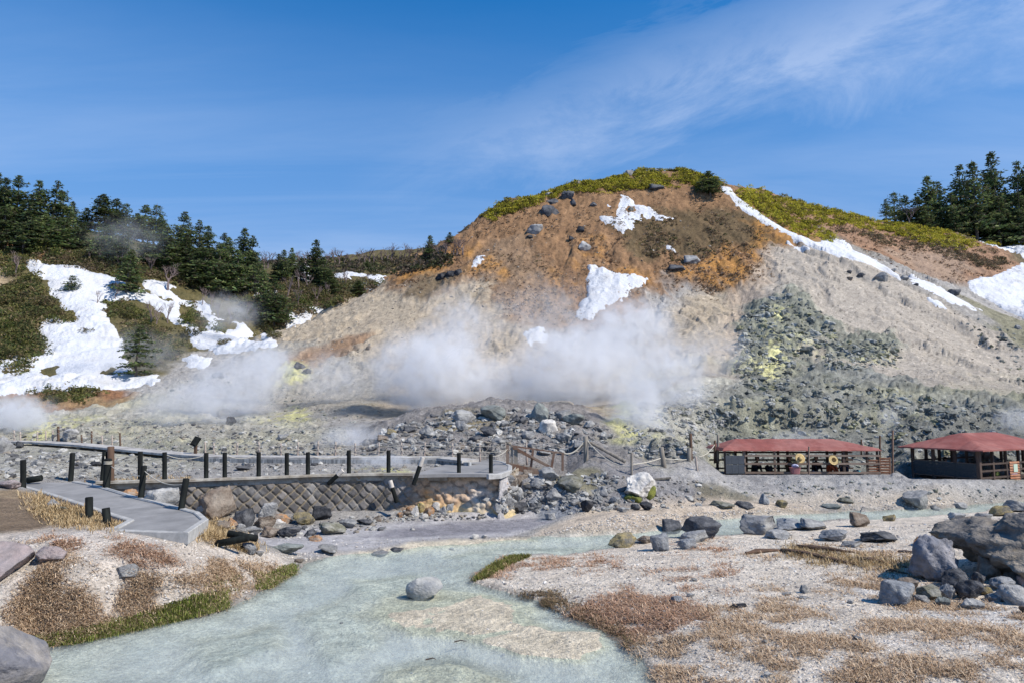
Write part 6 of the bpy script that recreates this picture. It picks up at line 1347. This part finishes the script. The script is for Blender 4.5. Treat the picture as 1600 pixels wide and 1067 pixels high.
GRS = [(.26,.17,.10),(.32,.22,.14),(.19,.12,.075),(.40,.30,.20),(.13,.085,.055)]
cover('hill_grass', [([(590,448),(690,380),(760,332),(900,292),(1000,275),(1130,300),(1200,350),(1190,430),(1100,455),(1000,440),(930,520),(820,515),(765,465),(741,440),(690,460),(640,465)], 4200, .24, 8, .13, GRS, -.1), ([(1030,420),(1200,385),(1190,440),(1140,470),(1040,450)], 600, .24, 8, .13, GRS, -.1), ([(1230,340),(1400,360),(1560,400),(1580,430),(1500,445),(1380,410)], 1100, .24, 8, .13, GRS, -.1)], 'dry brown tussock grass over the upper hill', 'grass')
cover('undergrowth', [([(0,455),(50,430),(70,470),(110,505),(60,505),(50,520),(75,548),(45,560),(0,560)], 700, 1.0, 40, .2, OLV, -.5), ([(0,390),(60,400),(30,430),(0,430)], 120, .8, 34, .2, OLV, -.5), ([(160,472),(205,478),(260,520),(300,545),(260,560),(240,575),(220,560),(190,520)], 420, .65, 36, .17, OLV, -.2),
      ([(40,375),(120,385),(240,415),(250,440),(180,430),(80,412)], 700, 1.0, 36, .2, OLV+BRN, -.5), ([(240,420),(330,425),(430,450),(450,500),(440,510),(400,490),(340,458),(250,436)], 800, .75, 34, .2, OLV+BRN, -.5), ([(440,440),(520,440),(600,442),(560,462),(480,492),(440,490)], 900, .9, 34, .2, OLV+BRN, -.5),
      ([(276,478),(300,474),(322,500),(316,520),(294,508)], 60, .6, 34, .19, OLV, -.3), ([(60,612),(150,606),(130,622),(50,622)], 200, .45, 24, .13, OLV, -.4), ([(0,575),(60,545),(40,590),(0,590)],120,.7,34,.19,OLV,-.4)], 'olive and brown undergrowth on the left slope', 'undergrowth')
cover('undergrowth', [([(400,405),(520,404),(600,404),(700,395),(700,412),(620,430),(560,426),(440,425)], 520, .8, 30, .26, [(.075,.075,.04),(.10,.085,.06),(.13,.10,.075),(.06,.07,.03)], -.6)], 'brownish green brush on the distant slope', 'brush')
barkm = mat_simple('bark', (.16,.13,.11), .9, .25, 5., .5, 20., color2=(.10,.08,.065), dist=.03)
twigm = mat_simple('bare_twigs', (.20,.15,.14), .9, .2, 5., 0)
def conifer_proto(seed, spread=.2, gap=0., n_wh=26, top=.0, pal=((.085,.13,.05),(.13,.175,.055),(.06,.09,.045),(.17,.19,.075),(.10,.09,.06))):
    r = np.random.default_rng(seed); C_, S_ = [], []; leanv = r.normal(0, .02, 2)
    for k in range(n_wh):
        t = (k+r.uniform(-.3,.3))/n_wh; z = .14+.85*t
        if r.random() < gap and t < .85: continue
        R0 = spread*(1-t)**.62*r.uniform(.75, 1.2)+.012; nb_ = r.integers(8, 12); a0 = r.uniform(0, 6.28)
        for b in range(nb_):
            a = a0 + 6.28*b/nb_ + r.normal(0,.25); L = R0*r.uniform(.4, 1.35); m = max(5, int(L*r.uniform(80, 150)))
            s = r.uniform(.15, 1, m)**.8; side = r.normal(0, .16, m)*s*L*1.1
            x = np.cos(a)*s*L - np.sin(a)*side + leanv[0]*z; y = np.sin(a)*s*L + np.cos(a)*side + leanv[1]*z
            zz_ = z - .34*L*s + .2*L*s**3 + r.normal(0, .011, m); C_.append(np.stack([x, y, zz_], 1)); S_.append(np.full(m, .026*(1.15-.5*t)))
    c = np.concatenate(C_); s = np.concatenate(S_); v, f = leaf_quads(c, 1., r, .45)
    v = (v.reshape(-1, 4, 3)-c[:, None])*s[:, None, None]+c[:, None]; v = v.reshape(-1, 3)
    cc = np.array(pal)[r.integers(0, len(pal), len(c))]*r.uniform(.7, 1.3, (len(c), 1))
    me = np_mesh('crown', v, f, leaf, np.repeat(cc, 4, 0), smooth=False, link=False)
    mb = MB(); mb.tube([(0,0,-.06),(0,0,.3),(leanv[0]*.6,leanv[1]*.6,.6),(leanv[0]*.98,leanv[1]*.98,.985)], [.017,.013,.008,.002], 8)
    for k in range(14):
        z = r.uniform(.12, .7); a = r.uniform(0, 6.28); L = spread*(1-z)*.8; mb.tube([(0,0,z),(np.cos(a)*L,np.sin(a)*L,z-.2*L)], [.004,.0015], 5)
    o = mb.build('trunk', barkm); tm_ = o.data; bpy.data.objects.remove(o); return me, tm_
CONS = [conifer_proto(1,.24,.15), conifer_proto(2,.20,.25), conifer_proto(3,.27,.25,20), conifer_proto(4,.17,.1,22), conifer_proto(5,.3,.3,17), conifer_proto(6,.22,.3,26)]
def tree(px, top, base, wd, label, k, group, name='fir_tree', Y=None):
    p = on(px, base) if Y is None else Vector(P(px, base, Y)); 
    if Y is not None: p.z = min(p.z, ground_z(p.x, p.y)+.2)
    h = (base-top)*p.y/1067*1.0
    if Y is not None: h = P(px, top, Y)[2]-p.z
    e = empty(name, p, random.uniform(0, 6.28), label, 'tree', group); cm, tmm = CONS[k]
    sp_k = [.24,.20,.27,.17,.3,.22][k]*2; wm_ = wd*p.y/1067/sp_k*random.uniform(1.2, 1.6)*(1.35 if group == 'firs on the right ridge' else 1.) if wd else h
    for nm, me in (('crown', cm), ('trunk', tmm)): o = bpy.data.objects.new(nm, me); C.objects.link(o); o.parent = e; o.scale = (wm_, wm_, h)
    e.rotation_euler = (random.gauss(0,.035), random.gauss(0,.035), e.rotation_euler.z)
    return e
LT = [(-12,262,350,42,0),(6,272,352,34,1),(24,270,352,40,0),(44,300,362,30,2),(62,277,362,34,1),(80,276,368,40,2),(97,296,366,30,0),(113,307,352,17,3),(131,322,362,20,1),(163,301,368,42,5),(177,305,366,32,0),(196,312,372,30,4),(210,330,376,26,1),(223,315,376,34,0),(240,312,380,36,4),(253,334,384,22,1),
      (278,326,402,36,0),(292,345,404,28,4),(310,341,408,28,2),(324,350,408,26,1),(344,361,416,26,0),(358,366,424,24,5),(378,352,436,30,1),(391,364,444,30,0)]
for i, a in enumerate(LT): tree(a[0], a[1], a[2], a[3], f'dark green fir on the left skyline, {ordn(i)} from the left edge', a[4], 'firs on the left skyline')
LL = [(8,320,392,44,0),(35,335,398,40,2),(70,330,392,46,5),(100,338,392,36,0),(122,345,398,34,1),(150,350,402,36,4),(170,348,412,40,0),(190,350,425,36,2),(196,385,462,34,5),(232,362,415,34,0),(262,352,424,36,1),(286,366,430,34,5),(322,384,452,44,0),(306,375,436,30,2),(338,378,462,40,0),(354,386,456,40,5),(372,388,460,36,0),(398,400,462,30,2),(414,420,490,32,5),(428,432,512,38,0),(212,505,592,46,2),(111,428,458,26,4),(290,395,440,30,0),(268,388,430,30,5)]
for i, a in enumerate(sorted(LL)): tree(a[0], a[1], a[2], a[3], f'fir lower on the left slope below the skyline row, {ordn(i)} from the left', a[4], 'firs lower on the left slope')
ML = [(432,394,440,16,3),(441,387,442,18,3),(457,384,438,18,1),(470,402,440,14,3),(492,370,446,30,1),(503,400,450,26,0),(520,420,462,26,5),(574,408,420,10,3),(673,365,402,18,3),(702,362,382,13,3),(560,438,462,22,5)]
for i, a in enumerate(ML): tree(a[0], a[1], a[2], a[3], f'slender fir between the left slope and the hill, {ordn(i)} from the left', a[4], 'firs between the left slope and the hill')
RT = [(1385,310,340,14,2),(1398,299,342,26,4),(1415,304,342,26,0),(1438,305,350,28,0),(1456,272,352,30,1),(1472,281,352,28,2),(1487,300,354,26,0),(1500,258,354,34,1),(1516,278,356,28,5),(1526,249,354,30,3),(1544,288,358,30,0),(1551,236,356,34,1),(1562,305,360,30,5),(1569,260,356,34,0),(1588,250,356,34,2),(1594,300,362,30,0),(1604,240,358,36,1),(1630,235,358,40,0),(1660,240,358,40,5)]
for i, a in enumerate(RT): tree(a[0], a[1], a[2], a[3], f'dark fir on the right ridge skyline, {ordn(i)} from the left', a[4], 'firs on the right ridge', Y=136+4*(i % 3))
tree(1110,264,306,32,'lone bushy fir on the summit right of the lime scrub',0,None)
def bare_proto(seed, depth=5, spread=.9):
    r = random.Random(seed); mb = MB()
    def br(p, d, L, rad, k):
        q = p + d*L; q2 = p.lerp(q, .5)+Vector((r.gauss(0,.04),r.gauss(0,.04),r.gauss(0,.02)))*L
        mb.tube([p, q2, q], [rad, rad*.8, rad*.6], 5 if k > 2 else 3, cap=False)
        if k == 0: return
        for _ in range(3 if k > 1 else 4):
            dd = (d + Vector((r.gauss(0,1),r.gauss(0,1),r.gauss(.25,.6)))*.42*spread).normalized(); br(p.lerp(q, r.uniform(.5, 1)), dd, L*r.uniform(.55,.85), rad*.55, k-1)
    br(Vector((0,0,-.03)), Vector((0,0,1)), .3, .022, depth-1); o = mb.build('bare_tree', twigm); me = o.data; bpy.data.objects.remove(o)
    z = max(v.co.z for v in me.vertices)
    for v in me.vertices: v.co /= z
    return me
BARES = [bare_proto(1), bare_proto(2, 5, 1.2), bare_proto(3, 5, .7)]
def bare(px, top, base, label, group, k=None, wide=1.):
    p = on(px, base); h = (base-top)*p.y/1067; o = bpy.data.objects.new('bare_tree', BARES[k if k is not None else random.randrange(3)]); C.objects.link(o)
    o.location = p; o.scale = (h*wide, h*wide, h); o.rotation_euler = (0, 0, random.uniform(0, 6.28)); return tag(o, label, 'tree', group)
i = 0
for x in np.linspace(402, 724, 36):
    x = float(x)+random.uniform(-3, 3); sk_ = np.interp(x, [400,480,560,640,724],[400,396,392,386,378]); bare(x, sk_+random.uniform(-8, 4), sk_+20, f'leafless reddish tree on the distant ridge, {ordn(i)} from the left', 'bare trees on the distant ridge', wide=1.5); i += 1
bare(262,408,455,'bare pale tree spreading in a fan at the edge of the snow',None,1,1.2)
for i, (x, t, b) in enumerate(sorted([(25,392,432),(152,452,478),(180,440,470),(236,468,508),(245,478,512),(262,470,505),(300,400,436),(316,448,478),(400,425,462),(412,400,440),(450,430,470),(466,420,455),(480,425,455),(520,418,452),(540,420,450),(575,425,440),(340,470,500),(360,480,505),(385,470,500),(140,385,412),(160,388,415),(185,395,425),(235,400,430),(330,455,480),(420,470,500),(465,450,480),(495,445,475),(512,440,465)])):
    bare(x, t, b, f'small leafless tree on the snowy left slope, {ordn(i)} from the left', 'small bare trees on the left slope', wide=.9)
for i, (x, t, b) in enumerate([(1420,312,345),(1578,330,362),(1596,322,362),(1562,335,362)]): bare(x, t, b, f'grey leafless tree among the right ridge firs, {ordn(i)} from the left', 'bare trees on the right ridge', wide=1.2)
# round shrubs that can be told apart
def shrub_proto(seed, pal):
    r = np.random.default_rng(seed); cs = []
    for _ in range(9):
        c = r.normal(0, .35, 3); c[2] = abs(c[2])*.7+.2; d = r.normal(size=(60, 3)); d /= np.linalg.norm(d, axis=1, keepdims=True); cs.append(c+d*r.uniform(.25,.42)*r.uniform(.7,1.05,(60,1)))
    c = np.concatenate(cs); c[:, 2] = np.abs(c[:, 2]); v, f = leaf_quads(c, .085, r); cc = np.array(pal)[r.integers(0, len(pal), len(c))]*r.uniform(.7, 1.3, (len(c), 1)); return np_mesh('shrub', v, f, leaf, np.repeat(cc, 4, 0), smooth=False, link=False)
SH = [shrub_proto(1, OLV), shrub_proto(2, [(.06,.08,.02),(.09,.11,.03),(.12,.12,.03)]), shrub_proto(3, BRN+OLV)]
SHL = [(12,520,34,1),(30,545,40,1),(52,500,36,0),(70,480,34,2),(88,495,30,0),(20,480,40,0),(14,560,36,0),(45,470,30,2),(60,398,34,1),(90,405,30,1),(30,412,26,0),(130,402,30,0),(160,415,28,2),(205,455,26,0),(215,440,24,1),(180,490,24,0),(200,500,30,0),(225,525,34,2),(240,545,34,0),(200,545,26,1),(262,560,26,0),(292,508,30,1),(300,525,28,0),(340,520,28,1),(350,540,24,2),(380,500,36,0),(400,480,30,2),(415,520,34,0),(432,500,30,1),(425,528,26,0),(300,450,30,0),(330,462,30,1),(250,435,26,2),(275,440,24,0),(450,485,24,0),(470,478,30,1),(500,470,34,0),(520,460,30,0),(485,455,28,2),(540,455,22,0),(555,447,20,2),(137,522,20,2),(90,628,22,0),(75,622,16,2),(530,475,26,0)]
SHL.sort()
for s_, (x, b, w, k) in enumerate(SHL):
    p = on(x, b); o = bpy.data.objects.new('shrub', SH[k]); C.objects.link(o); W = w*p.y/1067; o.location = p; o.scale = (W*.62, W*.62, W*.6); o.rotation_euler = (0,0,random.uniform(0,6.28))
    tag(o, f'{"olive brown" if k == 2 else "dark olive" if k == 0 else "yellowish green"} round shrub on the left slope, {ordn(s_)} from the left', 'shrub', 'shrubs on the left slope')
# far peak behind the right firs
mv = []; mf = []; nx_, ny_ = 60, 30
X, Y = np.meshgrid(np.linspace(300, 760, nx_), np.linspace(430, 700, ny_)); Zm = 190*np.exp(-(((X-560)/150)**2+((Y-560)/110)**2)) + 14*fbm(X, Y, 60, 5, 601) - 5
i_ = np.arange(nx_*ny_).reshape(ny_, nx_); mf = np.stack([i_[:-1, :-1], i_[:-1, 1:], i_[1:, 1:], i_[1:, :-1]], -1).reshape(-1, 4)
tag(np_mesh('mountain', np.stack([X, Y, Zm], -1).reshape(-1, 3), mf, mat_simple('purple_wooded_rock', (.17,.14,.19), .95, .3, .05, .6, .2, color2=(.11,.10,.13), dist=3.)), 'purplish far mountain behind the right firs', 'mountain', kind='structure')
# twigs in the stream
for i, (x, y, w) in enumerate([(710,1002,20),(665,1030,16)]):
    p = G(x, y, .015); o = MB().tube([(0,0,0),(.12,.03,.015),(w*.011,.01,.0)], [.012,.01,.004], 6).build('driftwood', dkw); o.location = p; tag(o, f'{"larger" if i == 0 else "smaller"} dark stick lying in the shallow stream', 'stick')
# ------------------------------------------------------------------ steam
def steam(px, py, Y, rx, ry, rz, dens, label, seed, nsc=.5, thr=.42, soft=.28, tilt=0.):
    mt = bpy.data.materials.new('steam'); mt.use_nodes = True; nt = mt.node_tree; nt.nodes.clear()
    tc = N(nt, 'ShaderNodeTexCoord'); ln = N(nt, 'ShaderNodeVectorMath', _operation='LENGTH'); Lk(nt, tc.outputs['Object'], ln.inputs[0])
    fo = N(nt, 'ShaderNodeMapRange', i1=.15, i2=.98, i3=1., i4=0.); fo.interpolation_type = 'SMOOTHSTEP'; Lk(nt, ln.outputs['Value'], fo.inputs[0])
    ge = N(nt, 'ShaderNodeNewGeometry'); ad = N(nt, 'ShaderNodeVectorMath', _operation='ADD'); Lk(nt, ge.outputs['Position'], ad.inputs[0]); ad.inputs[1].default_value = (seed*7.3, seed*3.1, 0)
    nz = N(nt, 'ShaderNodeTexNoise', Scale=nsc, Detail=6, Roughness=.62, Distortion=1.1); Lk(nt, ad.outputs[0], nz.inputs['Vector'])
    # billows: noise pushes the soft edge in and out
    s = M(nt, 'ADD', M(nt, 'MULTIPLY', fo.outputs[0], .62), M(nt, 'MULTIPLY', M(nt, 'SUBTRACT', nz.outputs[0], .5), 1.5))
    mr = N(nt, 'ShaderNodeMapRange', i1=thr-soft*.5, i2=thr+soft, i3=0., i4=dens*2.1); mr.interpolation_type = 'SMOOTHSTEP'; Lk(nt, s, mr.inputs[0])
    n2 = N(nt, 'ShaderNodeTexNoise', Scale=nsc*3.3, Detail=4, Roughness=.6, Distortion=.8); Lk(nt, ad.outputs[0], n2.inputs['Vector'])
    m2 = N(nt, 'ShaderNodeMapRange', i1=.38, i2=.66, i3=.25, i4=1.5); Lk(nt, n2.outputs[0], m2.inputs[0])
    d = M(nt, 'MULTIPLY', M(nt, 'MULTIPLY', mr.outputs[0], m2.outputs[0]), fo.outputs[0])
    pv = N(nt, 'ShaderNodeVolumePrincipled', Color=(.99,.99,.995,1), Anisotropy=.1); Lk(nt, d, pv.inputs['Density'])
    out = N(nt, 'ShaderNodeOutputMaterial'); Lk(nt, pv.outputs[0], out.inputs['Volume'])
    v, f = ICO[3]; o = np_mesh('steam', v*1.02, f, mt); o.location = P(px, py, Y); o.scale = (rx, ry, rz); o.rotation_euler = (0, tilt, 0)
    return tag(o, label, 'steam', kind='stuff')
steam(670, 585, 50, 7.6, 3.8, 5.2, .45, 'dense white steam cloud left of the centre', 1, .26, .2, .3)
steam(790, 605, 51, 7.0, 3.2, 4.0, .30, 'low steam joining the two central clouds', 2, .28, .18, .3)
steam(720, 515, 54, 5.5, 3., 5.2, .22, 'thin steam rising above the dense left cloud', 20, .3, .26, .34)
steam(900, 580, 50, 7.6, 3.8, 5.6, .36, 'broad grey steam cloud before the middle of the hill', 3, .26, .2, .3)
steam(975, 525, 54, 6.4, 3.2, 6.0, .36, 'upper steam plume covering the foot of the long snow patch', 4, .3, .2, .32)
steam(1045, 600, 46, 4.8, 2.6, 5.2, .36, 'steam at the right end of the central cloud', 5, .36, .22, .3)
steam(995, 645, 39., 2.9, 1.7, 4.0, .55, 'white steam column rising from the yellow vent', 6, .55, .2, .3)
steam(520, 590, 56, 5.0, 2.6, 3.6, .16, 'faint steam linking the left and the central clouds', 21, .34, .2, .34)
steam(860, 500, 58, 9.0, 3., 6.0, .10, 'thin veil of steam climbing the middle of the hill', 22, .26, .2, .36)
steam(370, 600, 54, 7.6, 3., 4.4, .36, 'drifting grey steam over the left crust', 7, .36, .24, .34, R(-12))
steam(420, 565, 58, 3.8, 2., 2.6, .45, 'steam blown left from the sulphur patch', 8, .5, .24, .3)
steam(310, 635, 48, 8.0, 2.5, 3.2, .24, 'low thin steam behind the raised walkway at left', 9, .36, .24, .34)
steam(20, 650, 44, 4.4, 2., 2.3, .70, 'white steam puff cut by the left edge', 10, .6, .22, .3)
steam(560, 690, 35.5, 3.6, 1.8, 1.5, .40, 'thin steam behind the wall-top posts', 11, .7, .26)
steam(600, 722, 31, 2.4, 1.0, .7, .55, 'wisps of steam over the sulphur basin', 12, 1.1, .26)
steam(355, 490, 88, 7., 4., 4.5, .09, 'faint steam drifting before the left firs', 13, .2, .26, .34)
steam(205, 370, 100, 12., 4., 5., .03, 'faint veil of steam before the skyline firs', 14, .12, .2, .4)
steam(190, 550, 72, 12., 4., 5., .06, 'faint haze of steam over the snowfield', 15, .2, .24, .36)
steam(1110, 560, 58, 6., 2.6, 5.0, .12, 'thin steam against the dark crusted rock', 16, .36, .24, .34)
steam(1390, 655, 41, 1.2, .8, 1.6, .3, 'small wisp of steam between the shelters', 17, 1., .24, .3)
steam(1590, 655, 42, 2.4, 1.2, 1.4, .26, 'small steam cloud at the right edge', 18, .8, .26)
steam(1240, 685, 40.5, 3.4, 1., 1.2, .2, 'thin steam behind the roof of the first shelter', 19, .8, .26)
